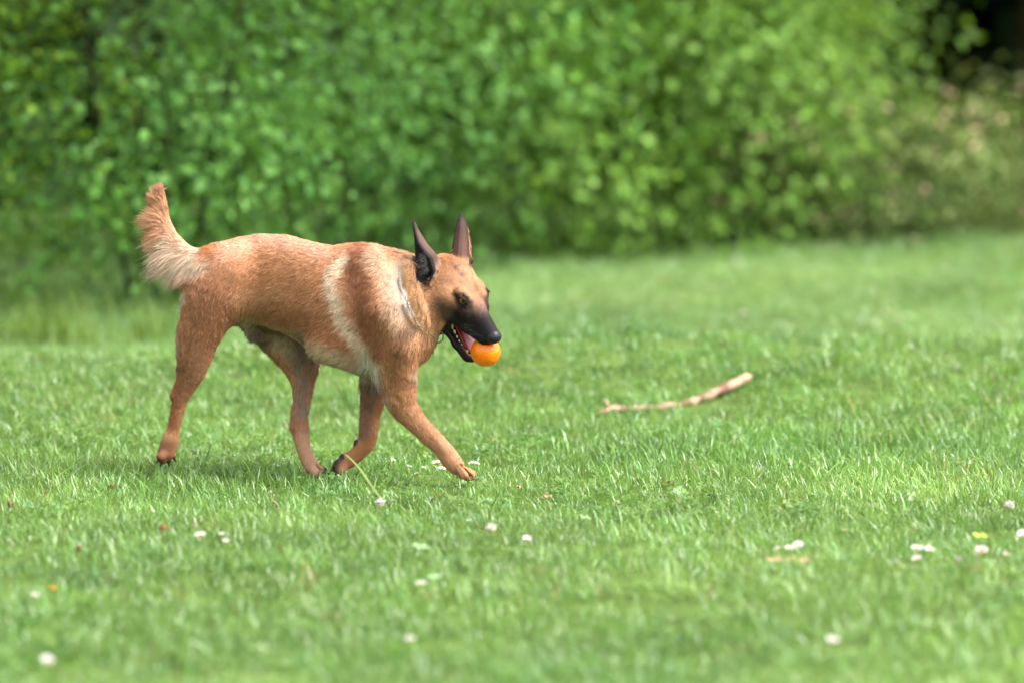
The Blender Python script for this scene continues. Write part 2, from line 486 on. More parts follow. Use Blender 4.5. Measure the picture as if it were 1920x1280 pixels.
def dog_field(pts):
    fl = Field(pts)
    trunk(fl)
    base = fl.d.copy()
    res = base.copy()
    for nm, (ch, flat) in LEGS.items():
        lf = Field(fl.p)
        lf.limb(ch, flat)
        for c, r, tip in TOES[nm]:
            lf.cone(ch[-1][0] * 0.45 + P(*c) * 0.55, P(*c), r * 0.98, r, 3)
        if nm == 'front_far':
            for c, r in PADS: lf.ell(P(*c), r, 10)
        if nm == 'hind_near':
            lf.cone(P(332, 722, 16), P(326, 738, 18), 7, 8.5, 8)
            lf.cone(P(340, 690, 6), P(333, 726, 15), 8, 6, 8)
        if nm == 'hind_near':                                   # hollow before the Achilles tendon
            ii = lf.sel((300, -60, 120), (380, 60, 260)); cf = Field(lf.p[ii]); cf.cone(P(350, 690, -24), P(335, 732, -9), 6, 6, 0)
            lf.carve(ii, cf.d, 5.0)
        if nm == 'hind_far':
            lf.cone(P(551, 760, 58), P(549, 800, 46), 6, 8.5, 8)
        if nm == 'front_near':
            lf.cone(P(734, 740, -66), P(738, 756, -62), 10, 9, 8)
            lf.ell(P(836, 866, -40), (6, 6, 6), 4)
        # hollows between tendon and bone, and between the toes
        ii = np.nonzero(lf.d < 30)[0]; cf = Field(lf.p[ii])
        for a_, b_, r_ in GROOVES[nm]: cf.cone(P(*a_), P(*b_), r_, r_ * 0.8, 0)
        tt = [P(*q[0]) for q in TOES[nm]]; tips = [P(*q[2]) for q in TOES[nm]]
        kn = ch[-1][0] + np.array([0, 0, ch[-1][1] * 0.8])
        for q in range(3):
            g = (tt[q] + tt[q + 1]) / 2; gt = (tips[q] + tips[q + 1]) / 2
            cf.cone(g * 0.45 + kn * 0.55 + np.array([0, 0, 3.0]), gt + np.array([0, 0, 3.0]), 2.2, 3.2, 0)
            cf.cone(g + np.array([0, 0, 8.5]), gt + np.array([0, 0, 6.0]), 2.6, 3.0, 0)
        lf.carve(ii, cf.d, 3.0)
        k = 34.0 if nm == 'hind_near' else 18.0
        a, b = base, lf.d
        h = np.clip(0.5 + 0.5 * (a - b) / k, 0, 1)
        res = np.minimum(res, a * (1 - h) + b * h - k * h * (1 - h))
    fl.d = res
    tf = Field(fl.p)
    tf.limb([(P(402, 476, 36), 23), (P(372, 480, 46), 18), (P(345, 471, 52), 16), (P(324, 452, 56), 15), (P(309, 427, 58), 13), (P(303, 402, 58), 11), (P(301, 378, 56), 8.5), (P(298, 358, 54), 5)])
    h = np.clip(0.5 + 0.5 * (fl.d - tf.d) / 12, 0, 1)
    fl.d = fl.d * (1 - h) + tf.d * h - 12 * h * (1 - h)
    # head as a group of its own, then melted into the neck
    body = fl.d
    hf = Field(fl.p); head(hf)
    k = 18.0; a, b = body, hf.d
    ph = ((fl.p - HO.astype(np.float32)) @ HM.T.astype(np.float32)) / np.float32(HK)
    h = np.clip(0.5 + 0.5 * (a - b) / k, 0, 1)
    fl.d = a * (1 - h) + b * h - k * h * (1 - h)
    # ears: thin curved shells
    for e, sh in enumerate(SHEETS):
        ef = Field(fl.p)
        nr, ns, _ = sh.shape
        if e == 0:                                             # the funnel of the near ear
            cf = Field(fl.p)
            for i in range(3, nr - 3, 2):
                cf.cone(*[0.44 * sh[j, 0] + 0.56 * sh[j, -1] + np.array([-1.0, -7.0, 0]) for j in (i, i + 2)], *[0.40 * np.linalg.norm(sh[j, 0] - sh[j, -1]) for j in (i, i + 2)], 0)
            fl.carve(np.arange(len(fl.p)), cf.d, 3.0)
        for i in range(nr):
            rr = 3.4 - 1.2 * i / (nr - 1)
            for j in range(ns - 1):
                ef.cone(sh[i, j], sh[i, j + 1], rr, rr, 0.8)
        k = 5.0; a, b = fl.d, ef.d
        h = np.clip(0.5 + 0.5 * (a - b) / k, 0, 1)
        fl.d = a * (1 - h) + b * h - k * h * (1 - h)
    return fl.d

def surface_nets(d, xs, ys, zs):
    s = d < 0
    nx, ny, nz = d.shape
    cnt = np.zeros((nx - 1, ny - 1, nz - 1), np.uint8)
    for a in (0, 1):
        for b in (0, 1):
            for c in (0, 1):
                cnt += s[a:nx - 1 + a, b:ny - 1 + b, c:nz - 1 + c]
    act = (cnt > 0) & (cnt < 8)
    I = np.argwhere(act)
    num = np.full(act.shape, -1, np.int32); num[act] = np.arange(len(I))
    acc = np.zeros((len(I), 3)); n = np.zeros(len(I))
    cor = [(a, b, c) for a in (0, 1) for b in (0, 1) for c in (0, 1)]
    val = {q: d[I[:, 0] + q[0], I[:, 1] + q[1], I[:, 2] + q[2]] for q in cor}
    pos = {q: np.stack([xs[I[:, 0] + q[0]], ys[I[:, 1] + q[1]], zs[I[:, 2] + q[2]]], 1) for q in cor}
    for q in cor:
        for ax in range(3):
            if q[ax] == 0:
                r = list(q); r[ax] = 1; r = tuple(r)
                a, b = val[q], val[r]; m = (a < 0) != (b < 0)
                t = np.where(m, a / np.where(m, a - b, 1), 0)
                acc += np.where(m, 1, 0)[:, None] * (pos[q] + t[:, None] * (pos[r] - pos[q])); n += m
    V = acc / n[:, None]
    F = []
    for ax in range(3):
        o1, o2 = [(1, 2), (2, 0), (0, 1)][ax]
        sl0 = [slice(None)] * 3; sl1 = [slice(None)] * 3
        sl0[ax] = slice(0, -1); sl1[ax] = slice(1, None)
        for o in (o1, o2):
            sl0[o] = slice(1, -1); sl1[o] = slice(1, -1)
        a, b = s[tuple(sl0)], s[tuple(sl1)]
        for flip, m in ((False, a & ~b), (True, ~a & b)):
            J = np.argwhere(m)
            if not len(J): continue
            J[:, o1] += 1; J[:, o2] += 1
            def cell(d1, d2):
                K = J.copy(); K[:, o1] -= d1; K[:, o2] -= d2
                return num[K[:, 0], K[:, 1], K[:, 2]]
            q = np.stack([cell(1, 1), cell(0, 1), cell(0, 0), cell(1, 0)], 1)
            F.append(q[:, ::-1] if flip else q)
    return V, np.concatenate(F)

def grid_axis(parts):
    out = []
    for a, b, h in parts: out.append(np.arange(a, b, h))
    return np.concatenate(out)
cx, cy, cz = np.arange(240, 975, 9.0), np.arange(-175, 190, 9.0), np.arange(-20, 590, 9.0)
G = np.stack(np.meshgrid(cx, cy, cz, indexing='ij'), -1).reshape(-1, 3)
dc = dog_field(G).reshape(len(cx), len(cy), len(cz))
xs = grid_axis([(256, 768, 2.3), (768, 952, 1.25)])
ys = grid_axis([(-150, 0, 1.5), (0, 168, 2.3)])
zs = grid_axis([(-16, 60, 1.6), (60, 205, 2.3), (205, 520, 1.3), (520, 570, 2.3)])
ix = np.clip(np.rint((xs - cx[0]) / 9).astype(int), 0, len(cx) - 1)
iy = np.clip(np.rint((ys - cy[0]) / 9).astype(int), 0, len(cy) - 1)
iz = np.clip(np.rint((zs - cz[0]) / 9).astype(int), 0, len(cz) - 1)
dd = dc[np.ix_(ix, iy, iz)].astype(np.float32)
need = np.argwhere(np.abs(dd) < 13.5)
pts = np.stack([xs[need[:, 0]], ys[need[:, 1]], zs[need[:, 2]]], 1)
print('fine points', len(pts), round(time.time() - T0, 1))
dd[need[:, 0], need[:, 1], need[:, 2]] = dog_field(pts)
BV, BF = surface_nets(dd, xs, ys, zs)
del dd, need, pts
print('dog mesh', len(BV), len(BF), round(time.time() - T0, 1))
# keep the one connected body (drop any loose crumbs): label by repeated min over edges
lab = np.arange(len(BV))
for _ in range(400):
    m = lab[BF].min(1); new = lab.copy(); np.minimum.at(new, BF.ravel(), np.repeat(m, 4)); new = new[new]
    if (new == lab).all(): break
    lab = new
vals, counts = np.unique(lab, return_counts=True)
print('islands', len(vals), counts.max())
keep = lab == vals[counts.argmax()]
remap = np.cumsum(keep) - 1
BF = remap[BF[keep[BF[:, 0]]]]; BV = BV[keep]
def vnormals(V, F):
    n = np.cross(V[F[:, 2]] - V[F[:, 0]], V[F[:, 3]] - V[F[:, 1]])
    out = np.zeros_like(V)
    for j in range(4):
        for a in range(3): out[:, a] += np.bincount(F[:, j], n[:, a], len(V))
    return out / (np.linalg.norm(out, axis=1, keepdims=True) + 1e-9)
BN = vnormals(BV, BF)
# ------------------------------------------------------------------ coat: colours, mesh, fur, and the parts of the dog
def seg_dist(p, pts):
    pts = np.asarray(pts, float); best = np.full(len(p), 1e9)
    if len(pts) == 1: return np.sqrt(((p - pts[0]) ** 2).sum(1))
    for a, b in zip(pts[:-1], pts[1:]):
        ba = b - a; t = np.clip((p - a) @ ba / (ba @ ba), 0, 1)
        best = np.minimum(best, np.sqrt(((p - a - t[:, None] * ba) ** 2).sum(1)))
    return best
FAWN = lin(205, 146, 104)
STROKES = [  # side view of the coat, with some painted light and shade: polyline, half width, colour, strength
 ([(430, 452), (500, 443), (560, 448), (610, 460)], 34, (222, 172, 142), 0.75),  # pinkish top light along back and rump, painted into the coat
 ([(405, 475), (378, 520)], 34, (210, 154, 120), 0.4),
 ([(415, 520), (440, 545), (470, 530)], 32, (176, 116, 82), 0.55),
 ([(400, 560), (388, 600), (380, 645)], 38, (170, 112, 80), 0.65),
 ([(432, 560), (436, 590)], 14, (150, 98, 70), 0.5),  # shaded groove between thigh and flank, painted in
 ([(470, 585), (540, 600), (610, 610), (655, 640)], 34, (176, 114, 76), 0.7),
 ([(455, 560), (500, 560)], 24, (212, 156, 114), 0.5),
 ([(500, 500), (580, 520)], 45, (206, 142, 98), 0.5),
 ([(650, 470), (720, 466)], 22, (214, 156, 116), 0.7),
 ([(468, 606), (520, 636), (570, 652), (625, 672), (690, 690)], 24, (222, 192, 156), 0.9),
 ([(475, 612), (500, 632)], 16, (110, 92, 78), 0.8),
 ([(600, 690), (660, 702)], 16, (190, 166, 140), 0.6),
 ([(684, 475), (676, 530), (690, 590), (715, 640)], 30, (172, 108, 78), 0.75),
 ([(655, 488), (634, 512), (630, 545), (642, 585), (664, 625), (684, 650)], 14, (244, 218, 186), 0.82),
 ([(712, 560), (735, 620), (745, 665)], 26, (196, 136, 96), 0.5),
 ([(712, 478), (728, 505), (738, 545), (748, 580), (757, 608)], 21, (238, 208, 176), 0.64),
 ([(735, 490), (765, 540), (775, 600)], 42, (222, 178, 136), 0.35),
 ([(742, 520), (748, 560), (756, 585)], 12, (190, 166, 148), 0.6),
 ([(765, 618), (755, 640), (742, 655)], 14, (140, 96, 66), 0.7),
 ([(768, 505), (774, 550), (780, 600)], 16, (204, 150, 98), 0.7),
 ([(757, 500), (760, 540), (766, 580)], 9, (240, 226, 206), 0.85),
 ([(765, 470), (765, 495)], 18, (220, 170, 134), 0.7),
 ([(346, 545), (333, 590), (329, 650)], 9, (236, 212, 188), 0.75),
 ([(688, 668), (700, 700), (705, 720)], 13, (244, 232, 216), 0.95),
 ([(742, 690), (758, 708)], 22, (150, 98, 66), 0.65),
 ([(726, 742), (728, 758)], 8, (236, 200, 172), 0.6),
 ([(782, 690), (784, 740)], 6, (236, 206, 182), 0.5),  # bright rim on the front edge of the foreleg, light painted in
 ([(770, 775), (850, 860)], 24, (222, 162, 122), 0.7),
 ([(862, 872), (876, 893)], 3, (120, 78, 56), 0.7), ([(866, 868), (886, 890)], 3, (120, 78, 56), 0.7), ([(858, 876), (868, 896)], 3, (130, 86, 62), 0.6),  # dark gaps between the toes, their shade painted as colour
 ([(622, 880), (634, 864)], 9, (92, 70, 64), 0.85),
 ([(757, 575), (766, 598), (779, 614)], 8, (84, 62, 50), 0.85), ([(752, 530), (753, 560)], 5, (150, 126, 112), 0.7),  # shade in the collar fold painted on, dark below and grey above
 ([(790, 590), (806, 612)], 16, (188, 140, 92), 0.6),
 ([(790, 800), (835, 850)], 6, (150, 98, 68), 0.4),  # tendon shading painted along the near foreleg
 ([(560, 640), (566, 700), (562, 770)], 20, (168, 140, 124), 0.85),
 ([(588, 680), (580, 760)], 10, (214, 160, 126), 0.7),
 ([(545, 780), (548, 815)], 8, (164, 110, 80), 0.6),
 ([(568, 820), (590, 880)], 20, (224, 172, 142), 0.75),
 ([(697, 715), (690, 770), (675, 815)], 24, (152, 112, 92), 0.85),
 ([(710, 760), (700, 830)], 10, (206, 140, 92), 0.8),
 ([(690, 830), (655, 870)], 14, (190, 124, 80), 0.8),
 ([(365, 660), (345, 720)], 26, (184, 128, 98), 0.6),
 ([(338, 685), (352, 682)], 7, (130, 82, 62), 0.6),
 ([(332, 722), (325, 745), (318, 800)], 13, (166, 102, 66), 0.9),
 ([(345, 760), (334, 830)], 8, (206, 138, 86), 0.8),
 ([(310, 840), (303, 862)], 18, (134, 84, 58), 0.8),
 ([(396, 462), (378, 468)], 18, (214, 134, 84), 0.9),
 ([(365, 478), (350, 470), (330, 455)], 22, (240, 206, 176), 0.9),
 ([(322, 440), (306, 400), (301, 375)], 30, (238, 180, 140), 0.95),
 ([(298, 362), (297, 345)], 14, (214, 150, 124), 0.9),
 ([(384, 496), (352, 490), (326, 472), (312, 452)], 16, (242, 214, 184), 0.85),
]
def coat_colour(Q, N):
    n = len(Q)
    uv = np.stack([Q[:, 0], 905 - Q[:, 2] - 0.115 * Q[:, 1]], 1)
    # coat pattern and the painted light and shade: wander the edges a little
    wob = np.stack([vnoise(Q, 0.03, 1) - 0.5, vnoise(Q, 0.03, 2) - 0.5], 1) * 14
    uvw = uv + wob
    col = np.tile(FAWN, (n, 1))
    col *= (0.86 + 0.28 * vnoise(Q, 0.018, 3))[:, None]
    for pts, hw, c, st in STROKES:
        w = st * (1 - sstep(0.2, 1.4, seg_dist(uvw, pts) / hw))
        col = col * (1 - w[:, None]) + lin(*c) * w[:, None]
    col = col * np.array([1.0, 1.03, 1.07])
    bare = np.zeros(n); wet = np.zeros(n)
    # ---- head
    h = to_head(Q); f, r, u = h.T; ra = np.abs(r)
    dax = seg_dist(h, [(-8, 0, -4.2), (9, 0, -3.4)])
    hm = h.copy(); hm[:, 1] = ra
    djaw = seg_dist(hm, [(-6, 3.4, -8.8), (-1.8, 3.1, -11.4), (4, 2.2, -13.0), (8, 0.4, -14.2)])
    inhead = (uv[:, 0] > 776) & (uv[:, 1] < 700) & (f > -16) & ((dax < 8.5) | (djaw < 3.2))
    hw = np.where(inhead, sstep(-13, -9.5, f + 0.2 * (u + 4)) * np.maximum(sstep(8.2, 6.6, dax), sstep(3.0, 2.2, djaw)), 0)
    nz = vnoise(h, 1.3, 4); nz2 = 0.5 * nz + 0.5 * vnoise(h, 3.4, 6)
    hc = np.tile(lin(196, 142, 102), (n, 1))
    def blend(c, w):
        nonlocal hc
        w = np.clip(w, 0, 1)[:, None]; hc = hc * (1 - w) + lin(*c) * w
    blend((204, 150, 114), 0.55 * sstep(-4, -1, u) * sstep(-1, -5, f))
    blend((196, 128, 78), 0.6 * sstep(-8.5, -11, f) * sstep(-4, -1, u))
    blend((186, 140, 104), 0.7 * sstep(-3.5, -6.5, u))
    blend((188, 144, 92), 0.8 * sstep(-7, -10, u))
    blend((120, 94, 82), 0.35 * sstep(3.0, 5.0, ra) * sstep(-3, -5.5, u) * (nz > 0.45))
    # bridge of the nose and cheeks darken towards the muzzle
    blend((176, 130, 108), 0.8 * sstep(-1.5, 0.5, f) * sstep(2.2, 1.2, ra))
    blend((132, 98, 86), sstep(0.0, 3.6, f + 1.6 * (nz2 - 0.5)))
    blend((36, 30, 35), sstep(1.6, 6.2, f + 2.2 * (nz2 - 0.5)))
    side = sstep(-3.2, -5.4, u - 0.1 * f + 1.8 * (nz2 - 0.5)) * sstep(-6.6, -4.0, f + 1.2 * (nz2 - 0.5))
    blend((20, 17, 20), 0.97 * side)
    blend((25, 21, 25), 0.95 * sstep(-0.6, -2.6, u + 0.8 * (nz2 - 0.5)) * sstep(-2.6, 0.6, f + 1.6 * (nz2 - 0.5)) * sstep(0.9, 2.2, ra + 0.6 * (nz2 - 0.5)))
    blend((128, 98, 86), 0.55 * sstep(-2.6, -4.2, u) * sstep(-6.5, -3.5, f) * sstep(0.5, -1.0, f))
    # lower jaw
    blend((34, 30, 34), sstep(2.6, 1.7, djaw) * sstep(-5.4, -3.6, f))
    for c, s in EYES:
        ce = to_head(np.array([H(-0.25, 3.7 * s, -0.9)]))[0]
        d = np.sqrt(((h - ce) ** 2 * np.array([0.75, 1.0, 1.0])).sum(1))
        blend((20, 17, 20), 0.95 * sstep(2.25, 1.15, d + 1.1 * (nz2 - 0.5)))
        dl = seg_dist(h, [(-0.4, 3.9 * s, -0.8), (-2.0, 4.6 * s, -0.9), (-3.8, 5.3 * s, -1.0)])
        blend((36, 30, 35), 0.92 * sstep(0.95, 0.4, dl))
        dl = seg_dist(h, [(0.7, 2.3 * s, -0.6), (1.6, 2.2 * s, -2.0), (2.6, 2.6 * s, -3.6)])
        blend((56, 46, 52), 0.85 * sstep(1.1, 0.4, dl))
        dl = seg_dist(h, [(0.9, 3.4 * s, -3.2), (-1.6, 4.4 * s, -3.6)])
        blend((60, 50, 54), 0.75 * sstep(0.8, 0.25, dl))
    dl = seg_dist(h, [(-6.2, 0.6, 0.0), (-8.2, 1.1, 0.2)])
    blend((92, 70, 76), 0.85 * sstep(1.3, 0.4, dl + 0.8 * (nz - 0.5)))
    dl = seg_dist(h, [(-1.0, 0, -0.2), (-5.5, 0.2, 0.2)])
    blend((178, 120, 92), 0.5 * sstep(0.9, 0.2, dl))
    blend((44, 34, 37), 0.85 * (uv[:, 0] > 880) * sstep(508, 498, uv[:, 1]))
    blend((150, 112, 84), 0.6 * sstep(0.9, 0.3, seg_dist(hm, [(-1.5, 0.9, 0), (-4.5, 1.8, 0.2)])))
    # nose leather
    dn = np.sqrt((((h - np.array([10.2, 0, -2.95])) / np.array([1.6, 2.0, 1.6])) ** 2).sum(1))
    nose = sstep(1.12, 1.0, dn) * (f > 9.5)
    blend((40, 37, 42), nose)
    # mouth lining and lips
    mw = wedge(h)
    inm = inhead & (mw < 0.16)
    mw = np.where(inhead, mw, 9.0)
    blend((92, 30, 34), sstep(0.16, 0.06, mw) * sstep(2.4, 1.6, ra))
    blend((30, 22, 26), sstep(0.18, 0.1, mw) * sstep(1.6, 2.4, ra))
    col = col * (1 - hw[:, None]) + hc * hw[:, None]
    # ears
    ear = np.zeros(n)
    for e, sh in enumerate(SHEETS):
        nr, ns, _ = sh.shape
        lo, hi = sh.reshape(-1, 3).min(0) - 7, sh.reshape(-1, 3).max(0) + 7
        ii = np.nonzero(((Q > lo) & (Q < hi)).all(1))[0]
        if not len(ii): continue
        flat = sh.reshape(-1, 3)
        d = np.sqrt(((Q[ii][:, None] - flat[None]) ** 2).sum(2)); j = d.argmin(1); dm = d.min(1)
        ok = dm < (6.2 if e else 7.5); ii, j = ii[ok], j[ok]
        row, cl = j // ns, j % ns; t = row / (nr - 1); s = cl / (ns - 1)
        mid = 0.5 * (sh[row, 0] + sh[row, -1])
        inner = ((mid - flat[j]) * N[ii]).sum(1) > 0
        c = np.tile(lin(112, 80, 70), (len(ii), 1))
        def eb(cc, w):
            nonlocal c
            w = np.clip(w, 0, 1)[:, None]; c = c * (1 - w) + lin(*cc) * w
        if e == 0:
            eb((128, 94, 84), 0.7 * sstep(0.3, 0.5, t))
            eb((84, 62, 60), 0.8 * sstep(0.75, 0.95, t))
            eb((40, 34, 38), np.where(inner, 0.96, 0))
            eb((150, 140, 145), np.where(inner & (s > 0.45) & (s < 0.85) & (t < 0.42) & (vnoise(Q[ii], 0.28, 8) > 0.5), 0.55, 0))
            eb((60, 46, 48), 0.7 * sstep(0.22, 0.08, s))
            eb((214, 170, 136), np.where(~inner, 0.85 * sstep(0.28, 0.08, t), 0))
            eb((90, 62, 62), np.where(t < 0.1, 0.8, 0))
        else:
            eb((86, 62, 56), 0.8 * sstep(0.3, 0.7, t))
            eb((40, 31, 35), sstep(0.72, 0.9, t))
            eb((46, 34, 37), 0.95 * sstep(0.7, 0.95, s) + 0.6 * sstep(0.2, 0.02, s))
            eb((206, 146, 96), 0.7 * sstep(0.16, 0.02, t))
            eb((40, 34, 38), np.where(inner, 0.9, 0))
        wt = sstep(0.0, 0.1, t)
        if e == 0: wt = np.maximum(wt, inner * 1.0)
        col[ii] = col[ii] * (1 - wt[:, None]) + c * wt[:, None]
        ear[ii] = 1 + inner
    fe = 0.9 * sstep(882, 887, uv[:, 0]) * (uv[:, 1] > 430) * sstep(506, 496, uv[:, 1])
    col = col * (1 - fe[:, None]) + lin(46, 36, 38) * fe[:, None]
    # the dark hollow of the near ear with its grey tuft
    poly = np.array([(778, 424), (788, 455), (798, 469), (813, 484), (819, 510), (806, 534), (783, 526), (778, 502), (777, 460)], float)
    ins = np.zeros(n, bool)
    for (x1, y1), (x2, y2) in zip(poly, np.roll(poly, -1, 0)):
        ins ^= ((y1 > uv[:, 1]) != (y2 > uv[:, 1])) & (uv[:, 0] < (x2 - x1) * (uv[:, 1] - y1) / (y2 - y1 + 1e-9) + x1)
    ins &= (Q[:, 1] < -50) & (Q[:, 2] > 360)
    dt = seg_dist(uv, [(794, 482), (799, 508)])
    tuft = sstep(9, 4, dt) * (0.35 + 0.65 * (vnoise(Q, 0.35, 9) > 0.5))
    dcol = lin(44, 37, 41)[None] * (1 - tuft[:, None]) + lin(150, 138, 142)[None] * tuft[:, None]
    col = np.where(ins[:, None], dcol, col)
    # paws: pads, dark toe tips
    for nm, L in TOES.items():
        for c, rr, tip in L:
            d = np.sqrt(((Q - P(*tip)) ** 2).sum(1))
            w = 0.75 * sstep(15, 7, d)
            if nm in ('hind_near', 'hind_far', 'front_far'): w = 0.9 * sstep(17, 8, d)
            col = col * (1 - w[:, None]) + lin(58, 46, 44) * w[:, None]
    for c, rr in PADS:
        d = np.sqrt((((Q - P(*c)) / (np.array(rr) + 1.5)) ** 2).sum(1)); w = sstep(1.1, 0.95, d)
        col = col * (1 - w[:, None]) + lin(62, 52, 54) * w[:, None]
        bare = np.maximum(bare, w)
    for s_ in (1, -1):                                         # paler rim of the lower lid
        dl = seg_dist(h, [(0.4, 3.15 * s_, -1.22), (-0.3, 3.66 * s_, -1.62), (-1.2, 3.98 * s_, -1.2)])
        w = 0.75 * sstep(0.34, 0.16, dl) * inhead; col = col * (1 - w[:, None]) + lin(120, 100, 104) * w[:, None]
    bare = np.maximum(bare, np.where(inhead, np.maximum(nose, sstep(0.26, 0.1, mw)), 0))
    for c, s in EYES:
        d = np.sqrt(((Q - c) ** 2).sum(1)); w = sstep(EYE_R * 1.22, EYE_R * 1.08, d)
        bare = np.maximum(bare, w); col = col * (1 - w[:, None]) + lin(24, 20, 22) * w[:, None]
        wet = np.maximum(wet, 0.7 * sstep(EYE_R * 1.1, EYE_R * 1.0, d))
    wet = np.maximum(wet, np.where(inhead, np.maximum(nose * 0.8, sstep(0.2, 0.08, mw)), 0))
    return np.clip(col, 0.004, 0.9), bare, wet, ear, hw

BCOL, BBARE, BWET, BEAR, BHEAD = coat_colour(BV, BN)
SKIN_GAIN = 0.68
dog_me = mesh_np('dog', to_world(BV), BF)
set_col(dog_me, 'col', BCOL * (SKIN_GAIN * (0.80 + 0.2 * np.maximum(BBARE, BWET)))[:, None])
set_float(dog_me, 'wet', BWET)
m_skin = material('dog_coat', rough=0.75, spec=0.25, attr='col')
nt = m_skin.node_tree; a = nt.nodes.new('ShaderNodeAttribute'); a.attribute_name = 'wet'
mr = nt.nodes.new('ShaderNodeMapRange'); mr.inputs[3].default_value = 0.8; mr.inputs[4].default_value = 0.28
nt.links.new(a.outputs['Fac'], mr.inputs[0]); nt.links.new(mr.outputs[0], nt.nodes['Principled BSDF'].inputs['Roughness'])
nz = nt.nodes.new('ShaderNodeTexNoise'); nz.inputs['Scale'].default_value = 600; nz.inputs['Detail'].default_value = 3
bp = nt.nodes.new('ShaderNodeBump'); bp.inputs['Strength'].default_value = 0.25; bp.inputs['Distance'].default_value = 0.001
tc = nt.nodes.new('ShaderNodeTexCoord'); nt.links.new(tc.outputs['Object'], nz.inputs['Vector'])
nt.links.new(nz.outputs['Fac'], bp.inputs['Height']); nt.links.new(bp.outputs[0], nt.nodes['Principled BSDF'].inputs['Normal'])
dog = link('dog', dog_me, m_skin)
tag(dog, 'fawn shepherd dog with a black muzzle, trotting over the lawn with an orange ball', 'dog')

# ---- fur: direction and length from guide strokes, in the side view
GUIDES = [  # u, v, du, dv, length px, lift
 (430, 455, -.8, .5, 10, .30), (500, 445, -1, .15, 11, .30), (580, 455, -1, .1, 12, .30), (660, 465, -1, .15, 14, .32), (730, 475, -1, .25, 17, .38),
 (450, 520, -.7, .7, 12, .28), (520, 520, -.9, .4, 12, .28), (600, 530, -.85, .5, 14, .3), (560, 600, -.9, .4, 14, .3), (640, 640, -.8, .6, 18, .35), (520, 630, -.8, .5, 18, .4),
 (600, 672, -.75, .6, 20, .4), (680, 695, -.5, .85, 24, .45), (700, 705, -.1, 1, 30, .35), (490, 615, -.5, .8, 20, .4),
 (640, 540, -.75, .65, 15, .3), (690, 540, -.55, .8, 14, .3), (720, 620, -.4, .9, 14, .3), (735, 520, -.6, .8, 17, .34), (752, 590, -.6, .8, 18, .36), (770, 635, -.5, .85, 20, .38),
 (775, 500, -.7, .7, 18, .4), (780, 560, -.7, .7, 18, .38), (790, 610, -.7, .7, 18, .38), (803, 650, -.2, 1, 20, .45), (800, 675, -.3, .9, 18, .42),
 (400, 500, -.6, .8, 10, .3), (365, 540, -.35, .95, 14, .4), (340, 600, -.2, 1, 15, .36), (335, 650, -.2, 1, 14, .36), (400, 590, -.25, .97, 11, .28), (375, 660, -.35, .9, 9, .28), (430, 600, .1, 1, 16, .36),
 (350, 720, -.3, .95, 9, .3), (328, 780, -.2, 1, 8, .28), (305, 850, -.3, .9, 3.5, .22),
 (745, 680, -.05, 1, 12, .3), (750, 730, .1, 1, 9, .28), (726, 750, -.3, .9, 12, .4), (790, 795, .45, .9, 9, .3), (840, 850, .5, .85, 7, .28), (880, 885, .7, .5, 3.5, .22),
 (545, 640, .1, 1, 14, .35), (560, 700, .05, 1, 10, .3), (560, 790, 0, 1, 8, .28), (575, 850, .3, .95, 6, .25), (600, 885, .7, .5, 3.5, .22),
 (700, 720, -.1, 1, 10, .28), (690, 790, -.1, 1, 9, .28), (675, 840, -.6, .7, 6, .25), (640, 875, -.8, .5, 3.5, .22),
 (400, 465, -.9, .3, 12, .3), (378, 490, -.5, .8, 28, .45), (372, 465, -1, .1, 12, .3), (350, 485, -.65, .75, 42, .52), (340, 460, -.9, -.1, 20, .3), (325, 470, -.8, .6, 44, .55), (330, 440, -.7, -.6, 14, .25),
 (306, 440, -.85, .45, 36, .5), (314, 410, -.3, -.95, 14, .2), (298, 410, -.95, .05, 36, .48), (310, 385, -.1, -1, 14, .2), (294, 380, -.85, -.4, 30, .45), (300, 360, -.5, -.9, 24, .4), (296, 352, -.1, -1, 18, .3),
]
HGUIDES = [  # head coordinates: f, r, u, direction, length px, lift ; mirrored
 ((9, 0.5, -2), (-1, .2, .2), 2.0, .2), ((6, 1, -1.5), (-1, .2, .1), 2.6, .2), ((6, 2, -4), (-1, .1, -.3), 2.6, .2), ((2, 1, -.5), (-1, .2, .2), 3.2, .22), ((0, 2.5, -4), (-1, .3, -.4), 4, .22),
 ((-2, 1, 0), (-1, .2, .1), 5, .25), ((-6, 1, .5), (-1, .2, 0), 6.5, .28), ((-10, 1, .5), (-1, 0, .3), 9, .42), ((-3, 4.5, -3), (-1, .4, -.2), 6, .25), ((-5, 5, -6), (-1, .3, -.4), 8, .3), ((-9, 5, -4), (-1, .3, -.4), 11, .36),
 ((-6, 3.5, -10), (-1, .2, -.5), 9, .32), ((-10, 3, -9), (-1, .1, -.6), 15, .38), ((-1, 3.5, -8), (-1, .2, -.3), 3.5, .22), ((2, 3, -12), (-1, .1, -.2), 3, .25), ((7, 1, -14.5), (-1, 0, -.4), 3.5, .35), ((-3, 3, -12.5), (-1, 0, -.5), 6, .3),
]
gd, gp = [], []
G3 = []
for u, v, du, dv, L, lf in GUIDES:
    G3.append((u, v, du, -dv, L, lf))
G3 = np.array(G3)
